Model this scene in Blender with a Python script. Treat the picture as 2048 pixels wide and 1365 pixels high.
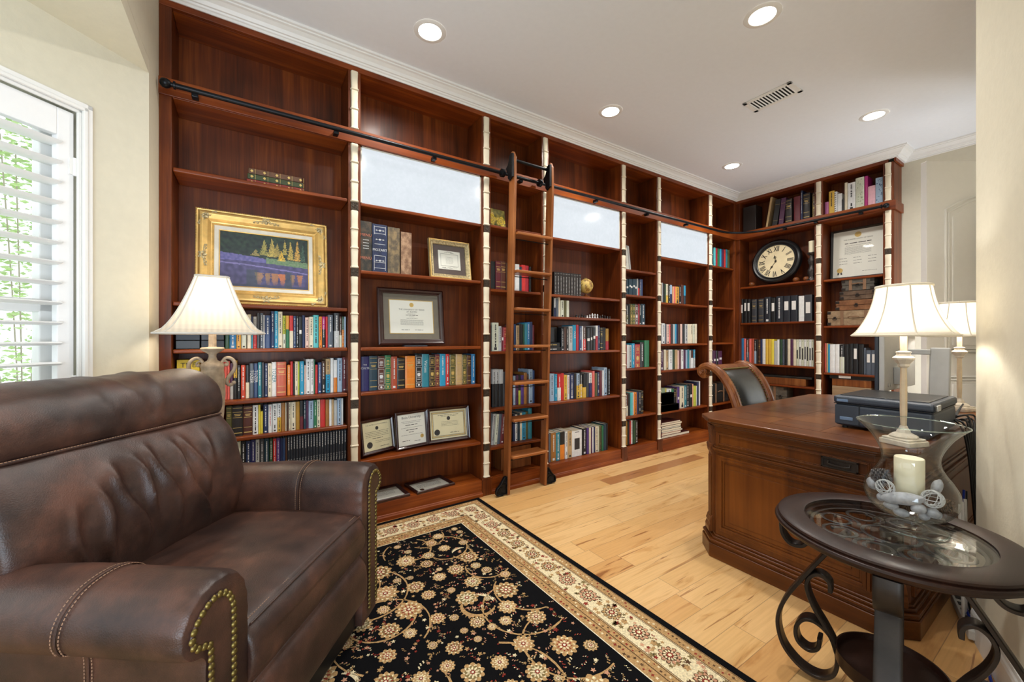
import bpy, math, random
from mathutils import Vector, Matrix, noise
for _o in list(bpy.data.objects): bpy.data.objects.remove(_o)
C=bpy.context.scene.collection
scn=bpy.context.scene
PI=math.pi
rnd=random.Random(7)
def R(a): return math.radians(a)
# ------------------------------------------------------------------ camera, world, lights, exposure
cam_d=bpy.data.cameras.new('camera'); cam=bpy.data.objects.new('camera',cam_d); C.objects.link(cam)
cam.location=(0,0,1.2); cam.rotation_euler=(R(90),0,R(56.73-90))
cam_d.sensor_width=36; cam_d.lens=798/2048*36; cam_d.shift_y=-5.5/2048; cam_d.clip_start=.02
scn.camera=cam
scn.view_settings.view_transform='Standard'; scn.view_settings.look='None'
scn.view_settings.exposure=0.42; scn.view_settings.gamma=1; scn.view_settings.use_curve_mapping=False
w=bpy.data.worlds.new('world'); scn.world=w; w.use_nodes=True
bg=w.node_tree.nodes['Background']; bg.inputs[0].default_value=(.88,.94,1,1); bg.inputs[1].default_value=1.3
def lamp(name,kind,loc,energy,color=(1,1,1),rot=(0,0,0),**k):
    d=bpy.data.lights.new(name,kind); d.energy=energy; d.color=color
    for a,b in k.items(): setattr(d,a,b)
    o=bpy.data.objects.new(name,d); C.objects.link(o); o.location=loc; o.rotation_euler=rot
    return o
CEIL=3.005
CANS=[(.884,2.226),(2.393,1.097),(2.395,2.223),(4.22,1.093),(4.215,2.228),(.88,1.10)]
for _x,_y in CANS:
    lamp('recessed_light_beam','AREA',(_x,_y,CEIL-.012),9,(1,.96,.90),shape='DISK',size=.13,spread=R(150))
# daylight coming in through the bay windows (sky light at the window openings)
lamp('bay_daylight','AREA',(-.93,1.55,1.45),3,(.93,.97,1),(R(90),0,R(-45)),shape='RECTANGLE',size=1.0,size_y=1.5)
# added fill light behind the camera, tilted up to brighten the ceiling
lamp('rear_fill','AREA',(-.2,-1.5,.9),85,(.72,.86,1),(R(90+50),0,R(56.73-90)),shape='RECTANGLE',size=2.4,size_y=1.4)
lamp('far_ceiling_fill','AREA',(5.0,.22,1.2),15,(.80,.90,1),(R(90+35),0,0),shape='RECTANGLE',size=.6,size_y=1.8)  # fill light added in the unseen doorway to brighten the far ceiling
# ------------------------------------------------------------------ materials
def lin(c):
    return tuple(((v/255)/12.92 if v/255<=.04045 else ((v/255+.055)/1.055)**2.4) for v in c)
class NT:
    def __init__(s,name):
        s.m=bpy.data.materials.new(name); s.m.use_nodes=True; s.t=s.m.node_tree
        s.b=s.t.nodes['Principled BSDF']; s.out=s.t.nodes['Material Output']
    def n(s,typ,ins={},**at):
        q=s.t.nodes.new(typ)
        for a,b in at.items(): setattr(q,a,b)
        for a,b in ins.items():
            if hasattr(b,'is_linked') or hasattr(b,'links'): s.t.links.new(b,q.inputs[a])
            else: q.inputs[a].default_value=b
        return q
    def l(s,a,b): s.t.links.new(a,b)
    def ramp(s,fac,stops,interp='LINEAR'):
        q=s.t.nodes.new('ShaderNodeValToRGB'); q.color_ramp.interpolation=interp
        e=q.color_ramp.elements
        while len(e)<len(stops): e.new(.5)
        for i,(p,c) in enumerate(stops): e[i].position=p; e[i].color=(*c,1)
        s.l(fac,q.inputs[0]); return q.outputs[0]
    def coord(s,kind='Object',scale=(1,1,1),loc=(0,0,0),rot=(0,0,0)):
        t=s.n('ShaderNodeTexCoord'); m=s.n('ShaderNodeMapping',{'Vector':t.outputs[kind],'Scale':scale,'Location':loc,'Rotation':rot})
        return m.outputs[0]
    def bump(s,h,strength,dist=.01):
        b=s.n('ShaderNodeBump',{'Height':h,'Strength':strength,'Distance':dist}); s.l(b.outputs[0],s.b.inputs['Normal'])
MC={}
def pm(name,rgb,rough=.5,metal=0,coat=0,var=0,vs=30,bump=0,bs=200,emit=0,spec=.5,sheen=0):
    if name in MC: return MC[name]
    N=NT(name); c=lin(rgb); b=N.b
    b.inputs['Base Color'].default_value=(*c,1); b.inputs['Roughness'].default_value=rough
    b.inputs['Metallic'].default_value=metal; b.inputs['Coat Weight'].default_value=coat
    b.inputs['Coat Roughness'].default_value=.12; b.inputs['Specular IOR Level'].default_value=spec
    if sheen: b.inputs['Sheen Weight'].default_value=sheen
    v=var or .06
    nz=N.n('ShaderNodeTexNoise',{'Vector':N.coord(),'Scale':vs,'Detail':4})
    N.l(N.ramp(nz.outputs[0],[(.3,tuple(x*(1-v) for x in c)),(.7,tuple(min(1,x*(1+v)) for x in c))]),b.inputs['Base Color'])
    if bump:
        nb=N.n('ShaderNodeTexNoise',{'Vector':N.coord(),'Scale':bs,'Detail':3}); N.bump(nb.outputs[0],bump,.002)
    if emit:
        b.inputs['Emission Color'].default_value=(*c,1); b.inputs['Emission Strength'].default_value=emit
    MC[name]=N.m; return N.m
def wood(name,dark,mid,light,axis='z',rough=.35,coat=.3,sc=1.0,fig=.5):
    if name in MC: return MC[name]
    N=NT(name); b=N.b
    s1={'x':(1.2,22,22),'y':(22,1.2,22),'z':(22,22,1.2)}[axis]; s2={'x':(4,160,160),'y':(160,4,160),'z':(160,160,4)}[axis]
    g=N.n('ShaderNodeTexNoise',{'Vector':N.coord(scale=tuple(v*sc for v in s1)),'Scale':1,'Detail':5,'Distortion':fig})
    f=N.n('ShaderNodeTexNoise',{'Vector':N.coord(scale=tuple(v*sc for v in s2)),'Scale':1,'Detail':3})
    big=N.n('ShaderNodeTexNoise',{'Vector':N.coord(),'Scale':2.3,'Detail':2})
    m=N.n('ShaderNodeMath',{0:f.outputs[0],1:.45,2:g.outputs[0]},operation='MULTIPLY_ADD')
    m2=N.n('ShaderNodeMath',{0:m.outputs[0],1:big.outputs[0]},operation='ADD')
    m3=N.n('ShaderNodeMath',{0:m2.outputs[0],1:1/2.45},operation='MULTIPLY')
    N.l(N.ramp(m3.outputs[0],[(.34,lin(dark)),(.5,lin(mid)),(.66,lin(light))]),b.inputs['Base Color'])
    b.inputs['Roughness'].default_value=rough; b.inputs['Coat Weight'].default_value=coat*.5; b.inputs['Coat Roughness'].default_value=.18; b.inputs['Specular IOR Level'].default_value=.3
    N.bump(f.outputs[0],.08,.001)
    MC[name]=N.m; return N.m
CH=((54,21,4),(94,41,10),(136,69,22))
W_z=wood('cherry_upright_grain',*CH,'z',.42,.15,.8,.9); W_x=wood('cherry_long_grain',(78,30,6),(120,53,13),(156,80,26),'x',.4,.12,.8,.9)
W_lad=wood('ladder_walnut',(92,48,22),(140,82,42),(176,112,62),'z',.35,.3); W_ladx=wood('ladder_walnut_tread',(98,52,24),(150,88,44),(182,118,66),'x',.35,.3)
W_desk=wood('desk_mahogany',(60,30,9),(94,49,15),(124,70,25),'y',.32,.3,.5,1.0); W_deskv=wood('desk_mahogany_upright',(66,32,10),(98,51,15),(126,70,23),'z',.35,.25,.4,1.2)
W_chair=wood('carved_walnut',(70,36,16),(118,66,32),(160,104,56),'z',.35,.3,1.2)
W_tab=wood('espresso_wood',(26,12,8),(40,21,14),(54,30,21),'x',.38,.12)
M_wall=pm('plaster_wall',(214,208,188),.85,var=.02,bump=.35,bs=60)
M_ceil=pm('ceiling_paint',(232,235,240),.9,var=.01,bump=.12,bs=90)
M_trim=pm('white_trim',(232,231,228),.4,var=.01)
M_shut=pm('shutter_white',(236,236,236),.35,var=.01)
M_blk=pm('black_iron',(22,24,28),.38,metal=.6,var=.15)
M_iron=pm('bronze_black_iron',(44,36,31),.36,metal=.35,var=.4,vs=14,bump=.2,bs=60)
M_stone=pm('cast_stone',(228,216,192),.8,var=.05,vs=18,bump=.5,bs=50)
M_tile=pm('bronze_carved_tile',(66,54,42),.5,metal=.3,var=.4,vs=80)
M_gold=pm('gold_leaf',(228,190,116),.38,metal=.55,var=.18,vs=20,bump=.3,bs=70)
M_goldc=pm('antique_silver_gold',(190,174,134),.45,metal=.45,var=.4,vs=90,bump=.6,bs=120)
M_linen=pm('frame_liner',(222,218,206),.8)
M_mah=pm('dark_mahogany_frame',(48,22,20),.25,coat=.4,var=.3)
M_brass=pm('aged_brass_nail',(112,98,54),.38,metal=.85,var=.3,vs=60)
M_alu=pm('aluminium',(186,186,184),.5,metal=.35,var=.03)
M_slate=pm('slate_plastic',(44,52,64),.45,var=.05,bump=.1,bs=400)
M_blackp=pm('black_plastic',(20,20,22),.35,var=.1)
M_white=pm('washed_white_wood',(206,196,180),.6,var=.16,vs=35,bump=.3,bs=60)
M_wash=pm('washed_taupe_resin',(166,148,126),.55,var=.28,vs=40,bump=.4,bs=70)
M_cand=pm('ivory_wax',(238,230,200),.45,var=.02)
M_cable=pm('black_cable',(16,16,18),.45); M_bluec=pm('blue_cable',(24,52,150),.4); M_whitec=pm('white_cable',(200,196,188),.5)
M_rub=pm('black_rubber',(14,14,14),.6)
M_paper=pm('paper_white',(226,226,216),.7,var=.01); M_parch=pm('parchment',(222,214,178),.7,var=.03,vs=12)
M_ink=pm('ink',(62,60,58),.7); M_inkg=pm('grey_ink',(130,128,122),.7)
M_page=pm('page_edges',(224,214,190),.9,var=.08,vs=90)
M_matg=pm('grey_mat_board',(112,106,94),.8)
M_taupe=pm('taupe_mat_board',(92,80,76),.8)
M_gilt=pm('gilt_print',(206,176,104),.4,metal=.3); M_lt=pm('pale_print',(214,214,214),.6); M_dk=pm('dark_print',(48,46,48),.6); M_redp=pm('red_print',(190,40,44),.6); M_lab=pm('white_label',(228,226,222),.6)
# leather
def leather(name,a,b_,c,rough=.44):
    N=NT(name); b=N.b; co=N.coord()
    n1=N.n('ShaderNodeTexNoise',{'Vector':co,'Scale':5.5,'Detail':6,'Roughness':.65})
    N.l(N.ramp(n1.outputs[0],[(.36,lin(a)),(.52,lin(b_)),(.68,lin(c))]),b.inputs['Base Color'])
    b.inputs['Roughness'].default_value=rough; b.inputs['Coat Weight'].default_value=.12; b.inputs['Coat Roughness'].default_value=.4
    v=N.n('ShaderNodeTexVoronoi',{'Vector':co,'Scale':330}); n2=N.n('ShaderNodeTexNoise',{'Vector':co,'Scale':28,'Detail':3})
    m=N.n('ShaderNodeMath',{0:v.outputs[0],1:n2.outputs[0]},operation='ADD'); N.bump(m.outputs[0],.16,.003)
    MC[name]=N.m; return N.m
M_lea=leather('brown_leather',(40,24,20),(64,41,33),(92,58,45)); M_lea2=leather('charcoal_leather',(24,24,24),(38,38,37),(56,55,52),.3)
M_stitch=pm('tan_stitching',(150,116,92),.7)
# fabric lampshade: light passes through
def shade(name,rgb,tr=.55,bands=True):
    N=NT(name); t=N.t; c=lin(rgb)
    d=N.n('ShaderNodeBsdfDiffuse',{'Color':(*c,1)}); l=N.n('ShaderNodeBsdfTranslucent',{'Color':(*c,1)})
    if bands:
        wv=N.n('ShaderNodeTexWave',{'Vector':N.coord(),'Scale':16,'Distortion':.3}); col=N.ramp(wv.outputs[0],[(0,tuple(x*.9 for x in c)),(1,c)])
        N.l(col,d.inputs[0]); N.l(col,l.inputs[0])
    m=N.n('ShaderNodeMixShader',{0:tr,1:d.outputs[0],2:l.outputs[0]}); N.l(m.outputs[0],N.out.inputs[0]); return N.m
M_shade=shade('ivory_shade_fabric',(252,248,240),.5,False); M_shade2=shade('striped_shade_fabric',(244,236,222),.5)
M_pipe=pm('shade_piping',(196,190,180),.7); M_pipe2=pm('ivory_piping',(226,218,200),.7)
def glass(name,tint=(1,1,1),rough=0,ior=1.45):
    N=NT(name); g=N.n('ShaderNodeBsdfGlass',{'Color':(*tint,1),'Roughness':rough,'IOR':ior}); N.l(g.outputs[0],N.out.inputs[0]); return N.m

def pane(name,k=.1):
    N=NT(name); lw=N.n('ShaderNodeLayerWeight',{'Blend':.5}); pw=N.n('ShaderNodeMath',{0:lw.outputs[1],1:5.},operation='POWER'); fr=N.n('ShaderNodeMath',{0:pw.outputs[0],1:.7,2:.018},operation='MULTIPLY_ADD'); tr=N.n('ShaderNodeBsdfTransparent'); gl=N.n('ShaderNodeBsdfGlossy',{'Roughness':.03})
    m=N.n('ShaderNodeMixShader',{0:fr.outputs[0],1:tr.outputs[0],2:gl.outputs[0]}); N.l(m.outputs[0],N.out.inputs[0]); return N.m
M_pane=pane('thin_glass_pane')
def clear(name,edge=(.74,.88,.90)):
    N=NT(name); lw=N.n('ShaderNodeLayerWeight',{'Blend':.5}); pw=N.n('ShaderNodeMath',{0:lw.outputs[1],1:5.},operation='POWER'); fr=N.n('ShaderNodeMath',{0:pw.outputs[0],1:.85,2:.035},operation='MULTIPLY_ADD'); col=N.ramp(lw.outputs[1],[(0,(.985,.99,.99)),(.72,(.96,.98,.98)),(1,edge)])
    tr=N.n('ShaderNodeBsdfTransparent',{'Color':col}); gl=N.n('ShaderNodeBsdfGlossy',{'Roughness':.02})
    m=N.n('ShaderNodeMixShader',{0:fr.outputs[0],1:tr.outputs[0],2:gl.outputs[0]}); N.l(m.outputs[0],N.out.inputs[0]); return N.m
M_vase=clear('clear_glass')
def vcol(name,rough=.6,coat=0):
    N=NT(name); a=N.n('ShaderNodeVertexColor',layer_name='Col'); N.l(a.outputs[0],N.b.inputs['Base Color'])
    N.b.inputs['Roughness'].default_value=rough; N.b.inputs['Coat Weight'].default_value=coat
    nz=N.n('ShaderNodeTexNoise',{'Vector':N.coord(),'Scale':150,'Detail':3}); N.bump(nz.outputs[0],.2,.002); return N.m
M_vc=vcol('painted_surface',.55,.15)
# frosted clerestory glazing, daylight behind it
N=NT('frosted_daylight_glass'); co=N.coord()
n1=N.n('ShaderNodeTexNoise',{'Vector':co,'Scale':3.2,'Detail':6,'Roughness':.7}); n2=N.n('ShaderNodeTexNoise',{'Vector':co,'Scale':45,'Detail':4})
mm=N.n('ShaderNodeMath',{0:n1.outputs[0],1:n2.outputs[0]},operation='ADD'); mh=N.n('ShaderNodeMath',{0:mm.outputs[0],1:.5},operation='MULTIPLY')
col=N.ramp(mh.outputs[0],[(.35,(.80,.87,.92)),(.5,(.84,.90,.96)),(.62,(.88,.94,1))])
N.l(col,N.b.inputs['Emission Color']); N.b.inputs['Emission Strength'].default_value=0.64
N.b.inputs['Base Color'].default_value=(.04,.045,.05,1); N.b.inputs['Roughness'].default_value=.12; N.bump(n2.outputs[0],.03,.002)
M_frost=N.m
# hickory floor: planks run along X
N=NT('hickory_planks'); co=N.coord('Object'); sp=N.n('ShaderNodeSeparateXYZ',{0:co})
PW,PL=.127,1.35
def mth(op,a,b=0.,c=0.):
    return N.n('ShaderNodeMath',{0:a,1:b,2:c},operation=op).outputs[0]
yr=mth('DIVIDE',sp.outputs[1],PW); row_=mth('FLOOR',yr); fy=mth('FRACT',yr)
wn=N.n('ShaderNodeTexWhiteNoise',{'W':row_},noise_dimensions='1D')
xs=mth('ADD',mth('DIVIDE',sp.outputs[0],PL),mth('MULTIPLY',wn.outputs[0],7.3)); colm=mth('FLOOR',xs); fx=mth('FRACT',xs)
cid=N.n('ShaderNodeCombineXYZ',{0:colm,1:row_,2:0.}); w2=N.n('ShaderNodeTexWhiteNoise',{'Vector':cid.outputs[0]},noise_dimensions='3D')
off=N.n('ShaderNodeVectorMath',{0:w2.outputs[1],1:(9,9,9)},operation='MULTIPLY')
pv=N.n('ShaderNodeVectorMath',{0:co,1:off.outputs[0]},operation='ADD')
mp=N.n('ShaderNodeMapping',{'Vector':pv.outputs[0],'Scale':(1.6,11,1)}); g1=N.n('ShaderNodeTexNoise',{'Vector':mp.outputs[0],'Scale':1.3,'Detail':6,'Distortion':1.1,'Roughness':.55})
mp2=N.n('ShaderNodeMapping',{'Vector':pv.outputs[0],'Scale':(5,130,1)}); g2=N.n('ShaderNodeTexNoise',{'Vector':mp2.outputs[0],'Scale':1,'Detail':4})
base=N.ramp(w2.outputs[0],[(0,lin((226,182,122))),(.35,lin((234,192,134))),(.62,lin((222,174,112))),(.88,lin((208,156,98))),(1,lin((172,116,72)))])
grain=N.ramp(g1.outputs[0],[(.27,(.40,.25,.17)),(.34,(.80,.69,.56)),(.44,(1,1,1)),(.7,(1.0,.99,.97))])
fine=N.ramp(g2.outputs[0],[(.3,(.86,.83,.8)),(.6,(1,1,1))])
mx=N.n('ShaderNodeMixRGB',{0:.85,1:base,2:grain},blend_type='MULTIPLY'); mx2=N.n('ShaderNodeMixRGB',{0:.7,1:mx.outputs[0],2:fine},blend_type='MULTIPLY')
# mineral streaks
mp3=N.n('ShaderNodeMapping',{'Vector':pv.outputs[0],'Scale':(1.1,17,1)}); g3=N.n('ShaderNodeTexNoise',{'Vector':mp3.outputs[0],'Scale':2.0,'Detail':5,'Distortion':.6})
st=N.ramp(g3.outputs[0],[(.66,(1,1,1)),(.70,(.36,.2,.13)),(.74,(.5,.33,.22))]); mx3=N.n('ShaderNodeMixRGB',{0:.8,1:mx2.outputs[0],2:st},blend_type='MULTIPLY')
ey=mth('LESS_THAN',mth('MINIMUM',fy,mth('SUBTRACT',1.,fy)),.010); ex=mth('LESS_THAN',mth('MINIMUM',fx,mth('SUBTRACT',1.,fx)),.0011); ed=mth('MULTIPLY',mth('MAXIMUM',ey,ex),.55)
mx4=N.n('ShaderNodeMixRGB',{0:ed,1:mx3.outputs[0],2:(.16,.09,.05,1)},blend_type='MIX'); N.l(mx4.outputs[0],N.b.inputs['Base Color'])
N.b.inputs['Roughness'].default_value=.33; N.b.inputs['Coat Weight'].default_value=.15; N.bump(ed,-.3,.002)
M_floor=N.m
# ------------------------------------------------------------------ mesh builder
class MB:
    def __init__(s): s.v=[];s.f=[];s.m=[];s.c=[]
    def add(s,vs,fs,mi=0,M=None):
        o=len(s.v)
        for p in vs:
            p=Vector(p)
            if M is not None: p=M@p
            s.v.append(p)
        for f in fs: s.f.append([o+i for i in f]); s.m.append(mi)
        return s
    def box(s,a,b,mi=0,M=None):
        x0,y0,z0=a;x1,y1,z1=b
        if x0>x1:x0,x1=x1,x0
        if y0>y1:y0,y1=y1,y0
        if z0>z1:z0,z1=z1,z0
        return s.add([(x0,y0,z0),(x1,y0,z0),(x1,y1,z0),(x0,y1,z0),(x0,y0,z1),(x1,y0,z1),(x1,y1,z1),(x0,y1,z1)],
          [(0,3,2,1),(4,5,6,7),(0,1,5,4),(1,2,6,5),(2,3,7,6),(3,0,4,7)],mi,M)
    def prism(s,poly,h0,h1,mi=0,M=None,ax='z'):
        n=len(poly)
        f={'z':lambda p,h:(p[0],p[1],h),'y':lambda p,h:(p[0],h,p[1]),'x':lambda p,h:(h,p[0],p[1])}[ax]
        vs=[f(p,h0) for p in poly]+[f(p,h1) for p in poly]
        fs=[tuple(range(n))[::-1],tuple(range(n,2*n))]+[(i,(i+1)%n,n+(i+1)%n,n+i) for i in range(n)]
        return s.add(vs,fs,mi,M)
    def lathe(s,prof,n=32,mi=0,M=None,cap=True):
        vs=[];fs=[];k=len(prof)
        for r,z in prof:
            for i in range(n):
                a=2*PI*i/n; vs.append((r*math.cos(a),r*math.sin(a),z))
        for j in range(k-1):
            for i in range(n):
                i2=(i+1)%n; fs.append((j*n+i,j*n+i2,(j+1)*n+i2,(j+1)*n+i))
        if cap: fs.append(tuple(range(n))[::-1]); fs.append(tuple(range((k-1)*n,k*n)))
        return s.add(vs,fs,mi,M)
    def cyl(s,p,q,r,n=16,mi=0,r2=None,M=None):
        p=Vector(p);q=Vector(q);d=q-p
        Q=Matrix.Translation(p)@d.to_track_quat('Z','Y').to_matrix().to_4x4()
        if M is not None:Q=M@Q
        return s.lathe([(r,0),(r if r2 is None else r2,d.length)],n,mi,Q)
    def sphere(s,c,r,n=16,mi=0,sc=(1,1,1),M=None):
        prof=[(max(r*math.sin(PI*i/(n//2)),1e-5),-r*math.cos(PI*i/(n//2))) for i in range(n//2+1)]
        Q=Matrix.Translation(c)@Matrix.Diagonal((*sc,1))
        if M is not None:Q=M@Q
        return s.lathe(prof,n,mi,Q)
    def tube(s,path,r,n=10,mi=0,closed=False,M=None,flat=None,up=None):
        P=[Vector(p) for p in path];k=len(P);vs=[];fs=[]
        rs=r if isinstance(r,(list,tuple)) else [r]*k
        prev=None
        for i in range(k):
            t=(P[(i+1)%k]-P[i-1]) if closed else (P[min(i+1,k-1)]-P[max(i-1,0)])
            t.normalize()
            if up is not None: u=Vector(up); nrm=(u-t*u.dot(t)).normalized()
            elif prev is None:
                u=Vector((0,0,1)) if abs(t.z)<.9 else Vector((1,0,0)); nrm=(u-t*u.dot(t)).normalized()
            else: nrm=(prev-t*prev.dot(t)).normalized()
            prev=nrm; bi=t.cross(nrm)
            for j in range(n):
                a=2*PI*j/n+ (PI/n if flat else 0)
                if flat:
                    w,h=flat; ca,sa=math.cos(a),math.sin(a)
                    e=.35
                    x=w/2*math.copysign(abs(ca)**e,ca); y=h/2*math.copysign(abs(sa)**e,sa)
                    vs.append(P[i]+nrm*x+bi*y)
                else: vs.append(P[i]+nrm*rs[i]*math.cos(a)+bi*rs[i]*math.sin(a))
        for i in range(k if closed else k-1):
            for j in range(n):
                a=i*n+j;b=i*n+(j+1)%n;c=((i+1)%k)*n+(j+1)%n;d=((i+1)%k)*n+j
                fs.append((a,b,c,d))
        if not closed: fs.append(tuple(range(n))[::-1]); fs.append(tuple(range((k-1)*n,k*n)))
        return s.add(vs,fs,mi,M)
    def build(s,name,mats,parent=None,smooth=False,bevel=0,seg=2,subd=0,loc=None,rotz=0,angle=40):
        me=bpy.data.meshes.new(name); me.from_pydata([tuple(v) for v in s.v],[],s.f)
        if not isinstance(mats,(list,tuple)): mats=[mats]
        for m in mats: me.materials.append(m)
        for p,mi in zip(me.polygons,s.m): p.material_index=mi
        if smooth:
            me.polygons.foreach_set('use_smooth',[True]*len(me.polygons))
        o=bpy.data.objects.new(name,me); C.objects.link(o)
        if parent: o.parent=parent
        if loc is not None: o.location=loc
        if rotz: o.rotation_euler=(0,0,rotz)
        if bevel:
            b=o.modifiers.new('bevel','BEVEL'); b.width=bevel; b.segments=seg; b.limit_method='ANGLE'; b.angle_limit=R(35); b.harden_normals=False
        if subd:
            b=o.modifiers.new('subd','SUBSURF'); b.levels=subd; b.render_levels=subd
        if smooth and not subd:
            me.set_sharp_from_angle(angle=R(angle))
        return o
def tag(o,label=None,cat=None,group=None,kind=None):
    if label:o['label']=label
    if cat:o['category']=cat
    if group:o['group']=group
    if kind:o['kind']=kind
    return o
def thing(name,label,cat,loc=(0,0,0),rotz=0,group=None):
    o=bpy.data.objects.new(name,None); C.objects.link(o); o.location=loc; o.rotation_euler=(0,0,rotz); o.empty_display_size=.05
    return tag(o,label,cat,group)
def struct(o): o['kind']='structure'; return o
def catmull(P,n=6,closed=False):
    out=[];k=len(P);P=[Vector(p) for p in P]
    for i in range(k if closed else k-1):
        p0=P[(i-1)%k] if (closed or i>0) else P[0]; p1=P[i]; p2=P[(i+1)%k]; p3=P[(i+2)%k] if (closed or i+2<k) else P[-1]
        for j in range(n):
            t=j/n; out.append(.5*((2*p1)+(-p0+p2)*t+(2*p0-5*p1+4*p2-p3)*t*t+(-p0+3*p1-3*p2+p3)*t**3))
    if not closed: out.append(P[-1])
    return out
# text meshes, all made once
TXT={}
def want(strs):
    tmp=[]
    for t in strs:
        cu=bpy.data.curves.new('lettering','FONT'); cu.body=t; cu.size=1; cu.align_x='CENTER'; cu.align_y='CENTER'; cu.resolution_u=2; cu.offset=.022 if set(t)<=set('XVI') else 0
        o=bpy.data.objects.new('lettering',cu); C.objects.link(o); tmp.append((t,o))
    dg=bpy.context.evaluated_depsgraph_get()
    for t,o in tmp:
        TXT[t]=bpy.data.meshes.new_from_object(o.evaluated_get(dg))
    for t,o in tmp:
        c=o.data; bpy.data.objects.remove(o); bpy.data.curves.remove(c)
def letter(name,t,M,size,mat,parent,stretch=1):
    src=TXT[t]; b=MB(); Q=M@Matrix.Diagonal((size*stretch,size,size,1))
    b.add([v.co for v in src.vertices],[tuple(p.vertices) for p in src.polygons],0,Q)
    return b.build(name,mat,parent)
XZ=Matrix.Rotation(PI/2,4,'X')      # text upright facing -y
want(['TOZER','G. A. Henty','MOZART','MENU','CULTS','Virtues','WAR','THE UNIVERSITY OF TEXAS','AT AUSTIN','THE UNITED STATES OF AMERICA','Biola University','THE SUPREME COURT OF TEXAS','XII','I','II','III','IIII','V','VI','VII','VIII','IX','X','XI','THE','R'])
# ------------------------------------------------------------------ room shell
def wallbox(name,poly,z0,z1,mat=M_wall):
    return struct(MB().prism(poly,z0,z1).build(name,mat))
OUTL=[(-.45,3.05),(-.45,2.42),(-1.50,1.37),(-1.50,-3.0),(5.5,-3.0),(5.5,3.05)]
struct(MB().prism(OUTL,-.05,0).build('floor',M_floor))
struct(MB().prism(OUTL,CEIL,CEIL+.08).build('ceiling',M_ceil))
wallbox('wall_back',[(-.386,2.935),(5.5,2.935),(5.5,3.05),(-.386,3.05)],0,CEIL)
wallbox('wall_end',[(5.39,.2),(5.5,.2),(5.5,2.935),(5.39,2.935)],0,CEIL)
b=MB(); b.prism([(2.50,.15),(4.68,.15),(4.68,.27),(2.47,.27)],0,CEIL); b.box((5.33,.15,0),(5.39,.27,CEIL)); b.box((4.68,.15,2.45),(5.33,.27,CEIL))
struct(b.build('wall_right',M_wall))
ca,sa=math.cos(R(200)),math.sin(R(200))
cx0,cy0=2.434,.317
e=(cx0+ca*2.3,cy0+sa*2.3); nn=(sa*.13,-ca*.13)   # away from the camera side
wallbox('wall_near',[(cx0,cy0),e,(e[0]-nn[0]*1,e[1]-nn[1]*1),(cx0+.02-nn[0]+.05,cy0-nn[1])],0,CEIL)
# left wall: strip beside the bookcase, header over the bay
wallbox('wall_left',[(-.386,2.43),(-.386,3.05),(-.50,3.05),(-.50,2.43+.114)],0,CEIL)
SOF=2.41
wallbox('wall_left_header',[(-.386,-3),(-.386,2.43),(-.50,2.316),(-.50,-3)],SOF+.061,CEIL)
# bay ceiling (soffit)
struct(MB().prism([(-.3865,2.43),(-1.45,1.3665),(-1.45,-3),(-.3865,-3)],SOF,SOF+.06).build('ceiling_bay',M_wall))
# window wall at 45 degrees, local frame: s runs from the inner corner outwards
WW=Matrix.Translation((-.386,2.43,0))@Matrix.Rotation(R(225),4,'Z')   # local +x along wall, local -y faces the room?
# local y axis direction = rot90 of (-.707,-.707) = (.707,-.707): towards the room
S0,S1,WZ0,WZ1=.238,1.26,.62,2.105
b=MB()
b.box((0,-.12,0),(S0,0,SOF+.05),0,WW); b.box((S1,-.12,0),(1.5,0,SOF+.05),0,WW); b.box((S0,-.12,0),(S1,0,WZ0),0,WW); b.box((S0,-.12,WZ1),(S1,0,SOF+.05),0,WW)
struct(b.build('wall_window',M_wall))
# outer bay wall, opening for a second window beyond the frame
ex,ey=-.386-1.5*.7071,2.43-1.5*.7071
b=MB(); b.box((ex-.12,ey-2.2,0),(ex,ey+.03,.62)); b.box((ex-.12,ey-2.2,2.105),(ex,ey+.03,SOF+.05)); b.box((ex-.12,ey-.15,.62),(ex,ey+.03,2.105)); b.box((ex-.12,ey-2.2,.62),(ex,ey-1.9,2.105))
struct(b.build('wall_bay',M_wall))
# window 1 : casing, shutters, sash
wd=thing('window_1','white framed bay window','window'); wd.matrix_world=WW
for k in('label','category'): del wd[k]
struct(wd)
b=MB()
o_,i_=.216,.262
for (lo,hi,y) in ((0,.02,.016),(.02,.034,.024),(.034,.046,.012)):
    # mitred frame rings
    a0=o_+lo;a1=o_+hi; zt0=2.13-lo; zt1=2.13-hi; zb0=.595+lo; zb1=.595+hi; r0=S1+.022-lo; r1=S1+.022-hi
    b.box((a0,0,zb0),(a1,y,zt0),0); b.box((r1,0,zb0),(r0,y,zt0),0); b.box((a0,0,zt1),(r0,y,zt0),0); b.box((a0,0,zb0),(r0,y,zb1),0)
b.build('window_frame',M_trim,wd,bevel=.003)
b=MB(); # sash set back in the wall
for x0,x1 in ((S0,.33),(.52,.565),(.74,.79),(S1-.09,S1)): b.box((x0,-.11,WZ0),(x1,-.07,WZ1),0)
for z0,z1 in ((WZ0,.73),(1.30,1.35),(WZ1-.06,WZ1)): b.box((S0,-.11,z0),(S1,-.07,z1),0)
b.build('window_sash',M_trim,wd,bevel=.004)
MB().box((S0+.01,-.095,WZ0+.01),(S1-.01,-.09,WZ1-.01)).build('window_pane',M_pane,wd)
sh=thing('plantation_shutter','white wooden plantation shutter with wide open slats in the bay window','shutter'); sh.matrix_world=WW
p0,p1=.264,1.225
b=MB(); yA,yB=-.036,-.006
b.box((p0,yA,.64),(.314,yB,2.08)); b.box((p1-.05,yA,.64),(p1,yB,2.08)); b.box((.314,yA,1.975),(p1-.05,yB,2.08)); b.box((.314,yA,.64),(p1-.05,yB,.75))
b.build('shutter_frame',M_shut,sh,bevel=.003)
z=1.949
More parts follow.
